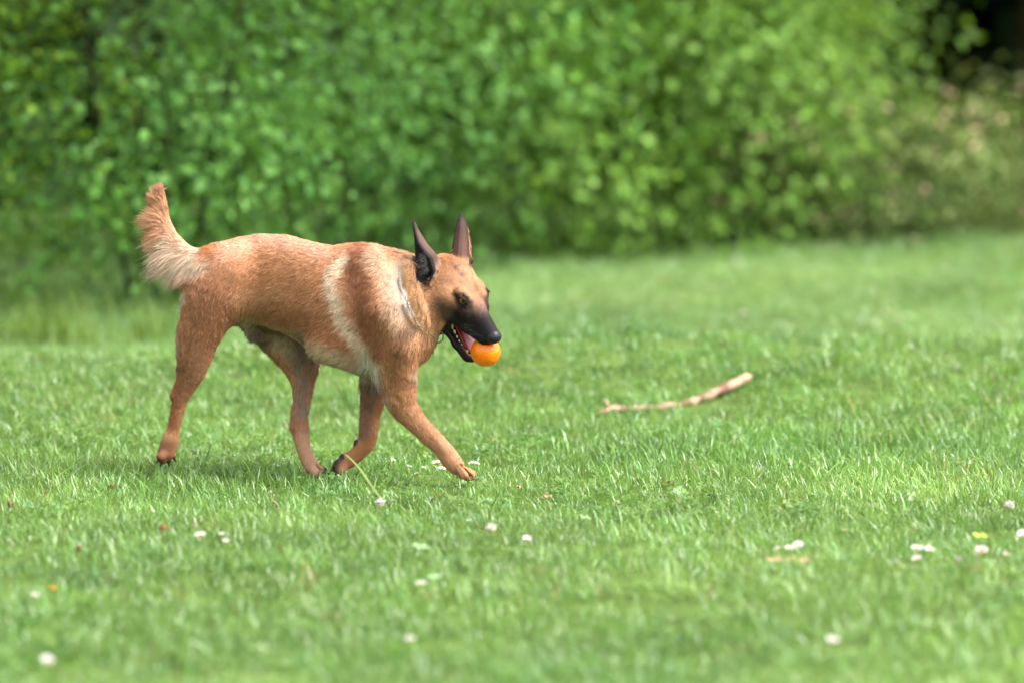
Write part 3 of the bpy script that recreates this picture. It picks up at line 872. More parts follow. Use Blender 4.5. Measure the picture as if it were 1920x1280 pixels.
def fur_field(Q, N, head_w):
    uv = np.stack([Q[:, 0], 905 - Q[:, 2] - 0.115 * Q[:, 1]], 1)
    n = len(Q); D = np.zeros((n, 3)); L = np.zeros(n); LF = np.zeros(n)
    for c in range(0, n, 20000):
        s = slice(c, c + 20000)
        d2 = ((uv[s, None] - G3[None, :, :2]) ** 2).sum(2) + 25
        w = d2 ** -2.0; w /= w.sum(1, keepdims=True)
        D[s, 0] = w @ G3[:, 2]; D[s, 2] = w @ G3[:, 3]; L[s] = w @ G3[:, 4]; LF[s] = w @ G3[:, 5]
    h = to_head(Q)
    hp = np.array([g[0] for g in HGUIDES] + [(g[0][0], -g[0][1], g[0][2]) for g in HGUIDES])
    hd = np.array([g[1] for g in HGUIDES] + [(g[1][0], -g[1][1], g[1][2]) for g in HGUIDES])
    hl = np.array([g[2] for g in HGUIDES] * 2); hf = np.array([g[3] for g in HGUIDES] * 2)
    d2 = ((h[:, None] - hp[None]) ** 2).sum(2) + 0.3
    w = d2 ** -2.0; w /= w.sum(1, keepdims=True)
    Dh = (w @ hd) @ HM
    m = head_w
    D = D * (1 - m[:, None]) + Dh * m[:, None]
    L = L * (1 - m) + (w @ hl) * m; LF = LF * (1 - m) + (w @ hf) * m
    return D, L, LF
BD, BL, BLF = fur_field(BV, BN, BHEAD)
# the collar parts the fur
uvb = np.stack([BV[:, 0], 905 - BV[:, 2] - 0.115 * BV[:, 1]], 1)
dcl = seg_dist(uvb, [(757, 486), (751, 505), (750, 530), (753, 560), (762, 588), (777, 611)])
BL *= np.where((dcl < 16) & (BV[:, 1] < 0), 0.35 + 0.65 * sstep(4, 16, dcl), 1)
BBARE = np.where((BV[:, 1] < -30) & (dcl < 2.2), 1.0, BBARE)
m = BEAR > 0
BD[m] = np.array([-0.15, 0, 1.0]); BL[m] = np.where(BEAR[m] > 1, 5, 3.0); BLF[m] = 0.25
edge_far = m & (BV[:, 0] > 880) & (BV[:, 2] < 440); BL[edge_far] = 8; BLF[edge_far] = 0.5; BD[edge_far] = np.array([0.8, 0, 0.7])
N_HAIR = 215000
tri = np.concatenate([BF[:, [0, 1, 2]], BF[:, [0, 2, 3]]])
ta = np.linalg.norm(np.cross(BV[tri[:, 1]] - BV[tri[:, 0]], BV[tri[:, 2]] - BV[tri[:, 0]]), axis=1) / 2
dens = (1 - BBARE)[tri].mean(1) * (1.0 + 1.1 * BHEAD[tri].mean(1) + 2.6 * (BV[tri[:, 0], 0] < 372) * (BV[tri[:, 0], 2] > 360))
dens *= np.where(BBARE[tri].max(1) > 0.6, 0, 1)
pr = ta * dens; pr /= pr.sum()
ti = rng.choice(len(tri), N_HAIR, p=pr)
b1, b2 = rng.random(N_HAIR), rng.random(N_HAIR); sw = b1 + b2 > 1; b1[sw], b2[sw] = 1 - b1[sw], 1 - b2[sw]
bw = np.stack([1 - b1 - b2, b1, b2], 1)
def mixv(A): return (A[tri[ti]] * (bw[:, :, None] if A.ndim == 2 else bw)).sum(1)
R0, RN, RC, RD, RL, RLF = mixv(BV), mixv(BN), mixv(BCOL), mixv(BD), mixv(BL), mixv(BLF)
RN /= np.linalg.norm(RN, axis=1, keepdims=True) + 1e-9
# tufts lean together: low-frequency swirl
sw1 = np.stack([vnoise(R0, 0.11, 20 + i) - 0.5 for i in range(3)], 1)
RD = RD / (np.linalg.norm(RD, axis=1, keepdims=True) + 1e-9) + 0.75 * sw1 + rng.normal(0, 0.16, (N_HAIR, 3))
RT = RD - (RD * RN).sum(1, keepdims=True) * RN
RT /= np.linalg.norm(RT, axis=1, keepdims=True) + 1e-9
RLn = RL * np.where(RL < 26, 0.82, 1.0) * (0.6 + 0.6 * rng.random(N_HAIR)) * (0.75 + 0.5 * vnoise(R0, 0.16, 31))
lift = np.clip(RLF + rng.normal(0, 0.08, N_HAIR), 0.08, 0.9)
# long free hair (tail fringe) keeps the guide direction instead of hugging the skin
free = sstep(22, 46, RL)[:, None]
dirg = mixv(BD); dirg /= np.linalg.norm(dirg, axis=1, keepdims=True) + 1e-9
t1 = RT * (1 - free) + dirg * free + rng.normal(0, 0.10, (N_HAIR, 3)) * (0.4 + free)
K = 4
HP = np.zeros((N_HAIR, K, 3))
for k in range(K):
    s = k / (K - 1)
    HP[:, k] = R0 - RN * 0.6 + (t1 * s + RN * (lift[:, None] * (s - 0.45 * s * s))) * RLn[:, None]
    if k: HP[:, k, 2] -= 0.06 * RLn * s * s
hc = bpy.data.hair_curves.new('fur')
hc.add_curves([K] * N_HAIR)
hc.position_data.foreach_set('vector', to_world(HP).astype(np.float32).ravel())
ra_ = hc.attributes.get('radius') or hc.attributes.new('radius', 'FLOAT', 'POINT')
prof = np.array([1.0, 0.95, 0.75, 0.22])
base_r = (0.00048 + 0.00016 * sstep(8, 30, RLn)) * (0.7 + 0.6 * rng.random(N_HAIR))
base_r *= np.where(RL < 5, 0.8, 1) * (1 - 0.42 * sstep(22, 36, RL))
ra_.data.foreach_set('value', (base_r[:, None] * prof[None]).astype(np.float32).ravel())
ca = hc.attributes.new('col', 'FLOAT_COLOR', 'CURVE')
hcol = np.ones((N_HAIR, 4), np.float32)
lum = 0.80 + 0.42 * rng.random(N_HAIR) + 0.34 * (vnoise(R0, 0.13, 40) - 0.5) + 0.34 * (vnoise(R0, 0.28, 41) - 0.5)
hcol[:, :3] = RC * SKIN_GAIN * lum[:, None]
tipdark = rng.random(N_HAIR) < 0.06
hcol[tipdark, :3] *= 0.45
ca.data.foreach_set('color', hcol.ravel())
m_fur = material('dog_fur', rough=0.55, spec=0.22, attr='col')
fur = link('fur', hc, m_fur, dog)
print('fur', round(time.time() - T0, 1))

# ---- eyes
m_eye = bpy.data.materials.new('dog_eye'); m_eye.use_nodes = True
m_eye.node_tree.nodes['Principled BSDF'].inputs['Roughness'].default_value = 0.05
na = m_eye.node_tree.nodes.new('ShaderNodeAttribute'); na.attribute_name = 'col'
m_eye.node_tree.links.new(na.outputs['Color'], m_eye.node_tree.nodes['Principled BSDF'].inputs['Base Color'])
for c, s in EYES:
    b = MB(); b.ball((0, 0, 0), 1, 40, 28)
    V = np.array([tuple(v) for v in b.v]); F = np.array(b.f)
    g = 0.62 * hF + 0.70 * s * hR + 0.20 * hU; g /= np.linalg.norm(g)
    ang = np.degrees(np.arccos(np.clip(V @ g, -1, 1)))
    colr = np.where((ang < 19)[:, None], lin(8, 7, 8), np.where((ang < 40)[:, None], lin(150, 90, 36), np.where((ang < 47)[:, None], lin(30, 20, 14), lin(70, 52, 46))))
    me = mesh_np('eye', to_world(np.array(c) + V * EYE_R), F)
    set_col(me, 'col', colr); link('eye', me, m_eye, dog)

# ---- mouth: tongue, teeth
m_tongue = noise_tint(material('tongue', lin(130, 18, 24), 0.35, 0.5, **{'Subsurface Weight': 0.15, 'Subsurface Radius': (0.01, 0.003, 0.002)}), 300, 0.75, 1.1)
m_tooth = noise_tint(material('tooth', lin(206, 196, 170), 0.25, 0.5), 400, 0.8, 1.05)
tf = []
NT = 16
rows = [(-3.5, -10.4, 1.5), (-1.5, -10.5, 1.6), (0.5, -11.0, 1.65), (2.5, -11.5, 1.65), (4.5, -12.1, 1.55), (6.2, -12.75, 1.3), (7.3, -13.2, 0.7)]
V = []
for f0, u0, wd in rows:
    for k in range(NT):
        t = 2 * math.pi * k / NT
        rr = math.cos(t) * wd; uu = math.sin(t) * 0.5 + (0.25 * (abs(math.cos(t)) - 0.5) if math.sin(t) > 0 else 0)
        V.append(H(f0, rr, u0 + uu))
F = [(i * NT + k, i * NT + (k + 1) % NT, (i + 1) * NT + (k + 1) % NT, (i + 1) * NT + k) for i in range(len(rows) - 1) for k in range(NT)]
me = mesh_np('tongue', to_world(np.array(V)), np.array(F)); o = link('tongue', me, m_tongue, dog)
sm = o.modifiers.new('smooth', 'SUBSURF'); sm.levels = sm.render_levels = 1
def tooth(fp, rp, up, hgt, wid, tipdir, blunt=0.35, along=None):
    """a crown: wide along the jaw, thin across it, with an uneven edge"""
    al = along if along is not None else (hF * 0.96 - hU * 0.27); ac = np.cross(al, tipdir); ac /= np.linalg.norm(ac)
    base = H(fp, rp, up); V, F = [], []; n = 10
    lv = [(0.0, 1.0, 1.0), (0.45, 1.02, 0.9), (0.75, 0.74, 0.62), (1.0, blunt, blunt * 0.7)]
    lean = rng.normal(0, 0.08)
    for t, wa, wc in lv:
        for k in range(n):
            a = 2 * math.pi * k / n
            V.append(base + HK * (tipdir * hgt * t * (1 + 0.06 * math.sin(3 * a)) + al * (math.cos(a) * wid * 0.5 * wa + lean * t) + ac * math.sin(a) * wid * 0.3 * wc))
    for q in range(3):
        for k in range(n): F.append((q * n + k, q * n + (k + 1) % n, (q + 1) * n + (k + 1) % n, (q + 1) * n + k))
    for k in range(0, n // 2 - 1): F.append((3 * n + k, 3 * n + k + 1, 3 * n + n - 2 - k, 3 * n + n - 1 - k))
    link('tooth', mesh_np('tooth', to_world(np.array(V)), np.array(F)), m_tooth, dog)
for s in (1, -1):
    for fp, hgt, wid in ((-2.7, .75, 1.2), (-1.4, 1.0, 1.35), (0.1, 1.15, 1.6), (1.55, .85, 1.15), (2.7, .7, 1.0), (3.75, .6, .85), (4.75, .5, .7)):
        tooth(fp, s * np.interp(fp, [-3, 4, 7.6], [2.75, 1.95, 1.0]), -9.95 - (fp + 4.2) * 0.272 - 0.3, hgt * 0.95, wid, hU)
    tooth(6.7, s * 1.25, -13.1, 1.35, .85, hU * 0.95 + hF * 0.2 + s * hR * 0.25, 0.2)
    for j in range(3):
        tooth(7.7 - 0.08 * j, s * (0.25 + 0.38 * j), -13.4, .5, .36, hU, 0.6, hR)
# ---- claws
m_claw = material('claw', lin(46, 40, 42), 0.35, 0.5)
for nm, L in TOES.items():
    for c, r, tip in L:
        a, t = P(*c), P(*tip); d = (t - a) / np.linalg.norm(t - a)
        st = a + d * (r - 2.5)
        b = MB(); mid = (st + t) / 2 + np.array([0, 0, 1.6])
        t = st + d * 9.0; mid = (st + t) / 2 + np.array([0, 0, 1.2])
        b.tube([to_world(st), to_world(mid), to_world(t)], [2.8 / S, 2.3 / S, 0.6 / S], 8)
        b.build('claw', m_claw, dog)
# ---- whiskers
b = MB()
for i in range(16):
    s = 1 if i % 2 else -1
    f0 = 5 + rng.random() * 4; u0 = -3.5 - rng.random() * 1.6
    p0 = H(f0, s * np.interp(f0, [4, 9], [2.6, 1.9]), u0); dr = -0.5 * hF + s * hR * 0.8 + hU * rng.normal(-0.25, 0.3)
    L = 22 + 16 * rng.random()
    b.tube([to_world(p0), to_world(p0 + dr * L * 0.5), to_world(p0 + dr * L - np.array([0, 0, L * 0.12]))], [0.00026, 0.0002, 0.00006], 4, False)
tag(b.build('whiskers', material('whisker', lin(40, 36, 38), 0.4), dog), kind='stuff')
# ---- chain collar with its ring
m_metal = material('collar_metal', lin(170, 168, 170), 0.22, 0.5, Metallic=1.0)
COL_PATH = [P(758, 482, -60), P(752, 500, -86), P(750, 530, -103), P(753, 560, -108), P(762, 588, -104), P(777, 610, -88), P(796, 624, -64), P(806, 624, -34), P(790, 600, 4), P(775, 560, 20), P(765, 510, 12), P(760, 484, -20)]
def closed_curve(pts, n):
    q = np.array(pts); m = len(q); out = []
    for i in range(n):
        t = i / n * m; j = int(t); f = t - j
        a, b_, c, d = q[(j - 1) % m], q[j], q[(j + 1) % m], q[(j + 2) % m]
        out.append(0.5 * (2 * b_ + (c - a) * f + (2 * a - 5 * b_ + 4 * c - d) * f * f + (3 * b_ - a - 3 * c + d) * f ** 3))
    return np.array(out)
cpts = closed_curve(COL_PATH, 130)
nb_ = np.nonzero((BV[:, 0] > 730) & (BV[:, 0] < 835) & (BV[:, 2] > 240) & (BV[:, 2] < 470))[0]
hit = nb_[np.array([((BV[nb_] - q) ** 2).sum(1).argmin() for q in cpts])]
cpts = BV[hit] + BN[hit] * (1.9 - 3.2 * sstep(540, 515, 905 - BV[hit][:, 2] - 0.115 * BV[hit][:, 1]))[:, None]
for _ in range(6): cpts = 0.5 * cpts + 0.25 * (np.roll(cpts, 1, 0) + np.roll(cpts, -1, 0))
b = MB()
for i in range(len(cpts)):
    a, c = cpts[i], cpts[(i + 1) % len(cpts)]
    mid = (a + c) / 2; d = (c - a); ln = np.linalg.norm(d); d = d / ln
    o1 = np.cross(d, [0.2, 1.0, 0.3]); o1 /= np.linalg.norm(o1); o2 = np.cross(d, o1)
    ax = o1 if i % 2 else o2
    ring = [to_world(mid + d * math.cos(t) * ln * 0.72 + ax * math.sin(t) * 2.1) for t in np.linspace(0, 2 * math.pi, 9)]
    b.tube(ring, 0.0008, 5, False)
collar = b.build('collar', m_metal, dog)
collar['label'] = 'fine metal chain collar half hidden in the neck fur'
rc = P(820, 630, -60)
ring = [to_world(rc + np.array([math.cos(t) * 12, math.sin(t) * 3, math.sin(t) * 11.5])) for t in np.linspace(0, 2 * math.pi, 28)]
b = MB(); b.tube(ring, 0.0018, 8, False); b.build('ring', material('ring_metal', lin(96, 96, 100), 0.3, 0.5, Metallic=1.0), collar)

# ------------------------------------------------------------------ the ball
m_ball = material('ball_rubber', lin(255, 134, 1) * 0.84, 0.32, 0.5, **{'Subsurface Weight': 0.35, 'Subsurface Radius': (0.02, 0.008, 0.002), 'Subsurface Scale': 0.6})
nt = m_ball.node_tree
tc = nt.nodes.new('ShaderNodeTexCoord'); vo = nt.nodes.new('ShaderNodeTexVoronoi'); vo.inputs['Scale'].default_value = 150
bp = nt.nodes.new('ShaderNodeBump'); bp.inputs['Strength'].default_value = 0.35; bp.inputs['Distance'].default_value = 0.002
nt.links.new(tc.outputs['Object'], vo.inputs['Vector']); nt.links.new(vo.outputs['Distance'], bp.inputs['Height'])
nt.links.new(bp.outputs[0], nt.nodes['Principled BSDF'].inputs['Normal'])
noise_tint(m_ball, 120, 0.85, 1.08)
b = MB(); b.ball((0, 0, 0), 1, 48, 32)
V = np.array([tuple(v) for v in b.v])
V *= (1 - 0.016 * sstep(0.62, 0.7, vnoise(V, 6.0, 3)) + 0.012 * (vnoise(V, 9, 5) - 0.5))[:, None]
me = mesh_np('ball', V * BALL_R / S, np.array(b.f)); ball = link('ball', me, m_ball)
ball.location = Vector(to_world(BALL_C))
tag(ball, 'bright orange rubber ball held in the mouth of the dog', 'ball')
print('dog done', round(time.time() - T0, 1))
# ------------------------------------------------------------------ ground
def graded(a, b, fine_a, fine_b, h, n):
    mid = np.arange(fine_a, fine_b, h)
    lo = fine_a - np.geomspace(0.15, fine_a - a, n)[::-1]; hi = fine_b + np.geomspace(0.15, b - fine_b, n)
    return np.concatenate([lo, mid, hi])
gx = graded(-300, 300, -6, 6, 0.08, 24); gy = graded(-60, 500, 8, 25, 0.08, 24)
X, Y = np.meshgrid(gx, gy, indexing='ij')
Z = gz(X, Y)
V = np.stack([X, Y, Z], -1).reshape(-1, 3)
ny = len(gy); i, j = np.meshgrid(np.arange(len(gx) - 1), np.arange(ny - 1), indexing='ij')
F = np.stack([i * ny + j, (i + 1) * ny + j, (i + 1) * ny + j + 1, i * ny + j + 1], -1).reshape(-1, 4)
m_soil = noise_tint(material('lawn_soil', (0.075, 0.12, 0.028), 0.95, 0.1), 7, 0.7, 1.3)
lawn = link('lawn', mesh_np('lawn', V, F), m_soil)
tag(lawn, kind='structure')

# flowers: picture column and row, label, size (their places on the lawn; the grass stands lower round them)
DA = [
 (518, 879, 'small white daisy left of the planted hind paw', .8), (820, 876, 'large white daisy left of the front paw, upper one of two', 1.5), (829, 886, 'white daisy left of the front paw, just below the large one', 1.1),
 (884, 876, 'white daisy half hidden behind the toes of the front paw', .9), (895, 877, 'white daisy peeping out right of the front paw', .8), (783, 896, 'white daisy with yellow disc below the chest of the dog', 1.0),
 (768, 881, 'small cream daisy left of the one below the chest', .7), (795, 883, 'tiny cream daisy between the small cream one and the large white one', .6), (738, 870, 'small cream daisy right of the lifted front paw', .7),
 (376, 1013, 'white daisy below the hind paw, brightest of its group', 1.4), (416, 1011, 'small dull daisy right of the bright one below the hind paw', .8), (424, 1024, 'tiny white daisy at the lower right of the group below the hind paw', .7),
 (365, 998, 'pinkish daisy bud above the bright one below the hind paw', .8), (67, 1129, 'white daisy near the lower left corner', 1.0), (988, 1021, 'white daisy right of the tall seed head, lower right of the front paw', 1.1),
 (1457, 1038, 'small daisy at the left end of the row right of the middle', .9), (1480, 1037, 'white daisy in the middle of the row right of the middle', 1.1), (1497, 1033, 'white daisy at the right end of the row right of the middle', 1.3),
 (1720, 1037, 'white daisy at the right, upper left one of a close three', 1.4), (1743, 1041, 'white daisy at the right, upper right one of a close three', 1.2), (1719, 1058, 'white daisy with yellow disc, lowest of a close three', 1.2),
 (1797, 1065, 'upright half closed daisy between the close three and the right edge', 1.2), (1842, 1041, 'pinkish daisy below the yellow green leaf at the right', 1.5), (1888, 1050, 'small daisy near the right edge, below the pinkish one', .9),
 (1917, 1013, 'white daisy cut by the right edge', 1.4), (1679, 1066, 'pale closed daisy left of the close three', .8), (770, 1211, 'blurred cream daisy near the bottom, below the dog', 1.2), (790, 1105, 'white daisy beside the pale round leaf below the dog', 1.2),
 (1562, 1213, 'blurred pale daisy near the bottom at the right', 1.3), (1585, 1004, 'small withered daisy above the row right of the middle', .8), (90, 1252, 'blurred cream daisy at the bottom left', 1.3),
 (1385, 493, 'blurred white daisy on the far lawn, upper right of the stick', 1.1), (1663, 589, 'blurred pink daisy on the far lawn at the right', 1.2), (1687, 602, 'fainter pink daisy right of the blurred pink one', 1.2),
 (1075, 560, 'blurred white daisy on the far lawn right of the muzzle', 1.2), (1540, 557, 'blurred white daisy on the far lawn left of the pink one', 1.4), (1395, 590, 'pale blurred daisy on the far lawn above the end of the stick', 1.4), (1775, 508, 'blurred white daisy on the far lawn below the flowering bushes', 1.1),
 (918, 480, 'blurred white daisy at the foot of the shrubs right of the ear', 1.2), (995, 805, 'small daisy between the dog and the stick', .8),
]

# ------------------------------------------------------------------ grass: tufts of blades scattered by geometry nodes
m_grass = leafy('grass_blade', 'INSTANCER', rough=0.30, trans=0.34, spec=0.6, tr_gain=(1.25, 1.35, 0.8))
nt = m_grass.node_tree; an = [q for q in nt.nodes if q.type == 'ATTRIBUTE'][0]
sh = nt.nodes.new('ShaderNodeAttribute'); sh.attribute_name = 'shade'
mx = nt.nodes.new('ShaderNodeMix'); mx.data_type = 'RGBA'; mx.blend_type = 'MULTIPLY'; mx.inputs[0].default_value = 1
outs = [l.to_socket for l in an.outputs['Color'].links]
nt.links.new(an.outputs['Color'], mx.inputs[6]); nt.links.new(sh.outputs['Fac'], mx.inputs[7])
for o_ in outs: nt.links.new(mx.outputs[2], o_)
tufts = bpy.data.collections.new('grass_tufts')
def blade_mesh(nb, lo, hi, spread, width, bend):
    V, F = [], []
    for b in range(nb):
        a = rng.random() * 2 * math.pi; r = spread * math.sqrt(rng.random())
        base = np.array([r * math.cos(a), r * math.sin(a), -0.004])
        az = rng.random() * 2 * math.pi; d = np.array([math.cos(az), math.sin(az), 0])
        tw = az + math.pi / 2 + rng.normal(0, 0.5); wv = np.array([math.cos(tw), math.sin(tw), 0])
        L = lo + (hi - lo) * rng.random(); W = width * (0.6 + 0.7 * rng.random()); bd = bend * (0.2 + 1.2 * rng.random()); tilt = 0.1 + 0.35 * rng.random()
        k0 = len(V); ns = 4
        for q in range(ns):
            s = q / (ns - 1); th = tilt + bd * s
            p = base + L * (d * (math.sin(tilt + bd * s * 0.5) * s) + np.array([0, 0, math.cos(tilt + bd * s * 0.5) * s]))
            w = W * (1 - s ** 2.2 * 0.96) * (0.75 + 0.25 * min(1, s * 4)) / 2
            V += [p - wv * w, p + wv * w]
        for q in range(ns - 1):
            F.append((k0 + 2 * q, k0 + 2 * q + 1, k0 + 2 * q + 3, k0 + 2 * q + 2))
    me = mesh_np('tuft', np.array(V), np.array(F))
    sh = np.repeat(0.62 + 0.85 * rng.random(nb), 8); me.attributes.new('shade', 'FLOAT', 'POINT').data.foreach_set('value', sh.astype(np.float32))
    return me
NT_ = 12
for q in range(NT_):
    me = blade_mesh(10, 0.018, 0.050, 0.033, 0.0031, 1.0)
    me.materials.append(m_grass)
    tufts.objects.link(bpy.data.objects.new(f'tuft_{q:02d}', me))

def clover_mesh():
    V, F = [], []
    for b in range(9):
        a = rng.random() * 6.283; r = 0.034 * math.sqrt(rng.random()); hgt = 0.016 + 0.022 * rng.random()
        top = np.array([r * math.cos(a) * 1.3, r * math.sin(a) * 1.3, hgt]); R = 0.006 + 0.004 * rng.random(); a0 = rng.random() * 6.283
        tl = rng.normal(0, 0.35, 2)
        for k in range(3):
            c, s = math.cos(a0 + k * 2.094), math.sin(a0 + k * 2.094); k0 = len(V)
            for x, y in ((0.05, 0), (0.7, -0.55), (1.15, -0.5), (1.1, 0), (1.15, 0.5), (0.7, 0.55)):
                px, py = R * (x * c - y * s), R * (x * s + y * c)
                V.append(top + np.array([px, py, px * tl[0] + py * tl[1] + 0.15 * abs(y) * R]))
            F += [(k0, k0 + 1, k0 + 2, k0 + 3), (k0, k0 + 3, k0 + 4, k0 + 5)]
    me = mesh_np('tuft', np.array(V), np.array(F), False)
    me.attributes.new('shade', 'FLOAT', 'POINT').data.foreach_set('value', np.repeat(0.7 + 0.4 * rng.random(len(V) // 6), 6).astype(np.float32))
    me.materials.append(m_grass)
    return me
for q in range(NT_, NT_ + 3):
    tufts.objects.link(bpy.data.objects.new(f'tuft_{q:02d}', clover_mesh()))

def scatter_points():
    out = []
    def band(y0, y1, hw0, hw1, dens):
        n = int((y1 - y0) * (hw0 + hw1) * dens)
        y = y0 + (y1 - y0) * rng.random(n); hw = hw0 + (hw1 - hw0) * (y - y0) / (y1 - y0)
        out.append(np.stack([(rng.random(n) * 2 - 1) * hw, y], 1))
    band(8.6, 11.4, 2.3, 2.6, 1150); band(11.4, 14.2, 2.6, 2.9, 1450); band(14.2, 16.4, 2.9, 3.2, 1150); band(16.4, 19.0, 3.4, 3.8, 900); band(19.0, 23.2, 3.8, 4.4, 800)
    return np.concatenate(out)
gp2 = scatter_points()
def patch(xy, scale, seed):
    return vnoise(np.stack([xy[:, 0], xy[:, 1], np.zeros(len(xy))], 1), scale, seed)
# the lawn grows thicker and thinner
keepp = rng.random(len(gp2)) < 0.35 + 0.8 * patch(gp2, 6.0, 51)
# pressed flat under the paws
gp2 = gp2[keepp]
gpz = gz(gp2[:, 0], gp2[:, 1])
press = np.ones(len(gp2))
for px_, pw_ in ((878, -58), (598, 22)):
    press = np.minimum(press, 0.42 + 0.58 * sstep(0.03, 0.09, np.hypot(gp2[:, 0] - (px_ - 960) / S, gp2[:, 1] - DOG_Y - pw_ / S)))
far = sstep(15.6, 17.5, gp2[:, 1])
n = len(gp2)
scl = (0.75 + 0.5 * rng.random(n)) * (0.8 + 0.5 * patch(gp2, 1.6, 52)) * (1 - 0.12 * far)
for fu, fv in [(q[0], q[1]) for q in DA] + [(712, 943), (921, 990), (1893, 948), (306, 990), (1452, 1072), (1483, 1071), (1508, 1073), (523, 960), (1390, 742)]:
    fq = ground_at(fu, fv + 14)
    press = np.minimum(press, 0.5 + 0.5 * sstep(0.02, 0.055, np.hypot(gp2[:, 0] - fq.x, 0.8 * (gp2[:, 1] - fq.y + 0.03))))
tall = rng.random(n) < 0.012; scl[tall] *= 1.55
scl *= press
pa, pb, pc_ = patch(gp2, 0.9, 53), patch(gp2, 3.5, 54), patch(gp2, 14, 55)
tint = lin(144, 178, 96)[None] * np.ones((n, 1))
tint = tint * (0.66 + 0.46 * pb + 0.25 * (pc_ - 0.5))[:, None]
yel = np.clip(1.5 * (pa - 0.35) + rng.normal(0, 0.2, n), 0, 1)[:, None]
tint = tint * (1 - 0.45 * yel) + 0.45 * yel * lin(162, 188, 102)[None]
blu = (rng.random(n) < 0.2)[:, None]; tint = np.where(blu, tint * np.array([0.8, 0.95, 1.25]), tint)
dry = (rng.random(n) < 0.012)[:, None]; tint = np.where(dry, lin(190, 165, 110)[None] * 0.8, tint)
dk = patch(gp2, 1.2, 57); dk2 = patch(gp2, 0.45, 61); tint *= (0.72 + 0.32 * dk + 0.26 * dk2)[:, None]
tint = tint * (1 - 0.25 * (1 - dk)[:, None] * np.array([1.0, 0.25, 1.0]))
tint *= 1 + far[:, None] * np.array([0.30, 0.18, 0.6])  # paler far grass: its sheen at a grazing angle painted into the tint
gme = bpy.data.meshes.new('grass')
gme.vertices.add(n); gme.vertices.foreach_set('co', np.column_stack([gp2, gpz]).astype(np.float32).ravel())
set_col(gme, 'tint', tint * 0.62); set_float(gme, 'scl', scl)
a = gme.attributes.new('rot', 'FLOAT_VECTOR', 'POINT')
a.data.foreach_set('vector', np.stack([rng.normal(0, 0.16, n), rng.normal(0, 0.16, n), rng.random(n) * 6.283], 1).astype(np.float32).ravel())
a = gme.attributes.new('pick', 'INT', 'POINT'); pick = rng.integers(0, NT_, n); clv = rng.random(n) < 0.006 + 0.12 * sstep(0.6, 0.8, patch(gp2, 2.6, 71)); pick[clv] = NT_ + rng.integers(0, 3, clv.sum())
a.data.foreach_set('value', pick.astype(np.int32))
grass = link('grass', gme)
tag(grass, kind='stuff')
def scatter_nodes(coll):
    ng = bpy.data.node_groups.new('scatter', 'GeometryNodeTree')
    ng.interface.new_socket('Geometry', in_out='INPUT', socket_type='NodeSocketGeometry')
    ng.interface.new_socket('Geometry', in_out='OUTPUT', socket_type='NodeSocketGeometry')
    N, Lk = ng.nodes, ng.links
    gi, go = N.new('NodeGroupInput'), N.new('NodeGroupOutput')
    mp = N.new('GeometryNodeMeshToPoints'); ip = N.new('GeometryNodeInstanceOnPoints'); ci = N.new('GeometryNodeCollectionInfo')
    ci.inputs['Collection'].default_value = coll
    ci.inputs['Separate Children'].default_value = True; ci.inputs['Reset Children'].default_value = True
    def named(nm, ty):
        q = N.new('GeometryNodeInputNamedAttribute'); q.data_type = ty; q.inputs['Name'].default_value = nm; return q.outputs['Attribute']
    er = N.new('FunctionNodeEulerToRotation')
    Lk.new(gi.outputs[0], mp.inputs['Mesh']); Lk.new(mp.outputs[0], ip.inputs['Points'])
    Lk.new(ci.outputs[0], ip.inputs['Instance']); ip.inputs['Pick Instance'].default_value = True
    Lk.new(named('pick', 'INT'), ip.inputs['Instance Index'])
    Lk.new(named('rot', 'FLOAT_VECTOR'), er.inputs[0]); Lk.new(er.outputs[0], ip.inputs['Rotation'])
    Lk.new(named('scl', 'FLOAT'), ip.inputs['Scale'])
    Lk.new(ip.outputs[0], go.inputs[0])
    return ng
md = grass.modifiers.new('scatter', 'NODES'); md.node_group = scatter_nodes(tufts)
print('grass tufts', n, round(time.time() - T0, 1))

# ------------------------------------------------------------------ shrubs and trees: leaves with a fold, on stems
def leaf_cloud(cent, axis, nrm, length, width, fold=0.25, curl=0.15):
    """a folded five-sided leaf for each centre: 6 vertices, 4 triangles"""
    side = np.cross(axis, nrm); side /= np.linalg.norm(side, axis=1, keepdims=True) + 1e-9
    nrm = np.cross(side, axis)
    L, W = length[:, None], width[:, None]
    a = cent; tip = cent + axis * L - nrm * L * curl
    mid = cent + axis * L * 0.45
    l1 = cent + axis * L * 0.38 - side * W * 0.5 + nrm * W * fold; r1 = cent + axis * L * 0.38 + side * W * 0.5 + nrm * W * fold
    V = np.stack([a, l1, mid, r1, tip], 1).reshape(-1, 3)
    k = np.arange(len(cent))[:, None] * 5
    F = np.concatenate([k + np.array([[0, 2, 1]]), k + np.array([[0, 3, 2]]), k + np.array([[1, 2, 4]]), k + np.array([[2, 3, 4]])])
    return V, F
def unit(n):
    v = rng.normal(size=(n, 3)); return v / np.linalg.norm(v, axis=1, keepdims=True)
m_leaf = leafy('shrub_leaf', 'GEOMETRY', rough=0.6, trans=0.42, spec=0.2, tr_gain=(1.4, 1.25, 0.5))
m_bark = noise_tint(material('shrub_bark', lin(52, 54, 36), 0.9, 0.2), 30, 0.6, 1.3)
m_redbark = noise_tint(material('pine_bark', lin(78, 50, 42), 0.9, 0.2), 18, 0.5, 1.3)
m_dark = leafy('conifer_needles', 'GEOMETRY', rough=0.6, trans=0.05, spec=0.15)

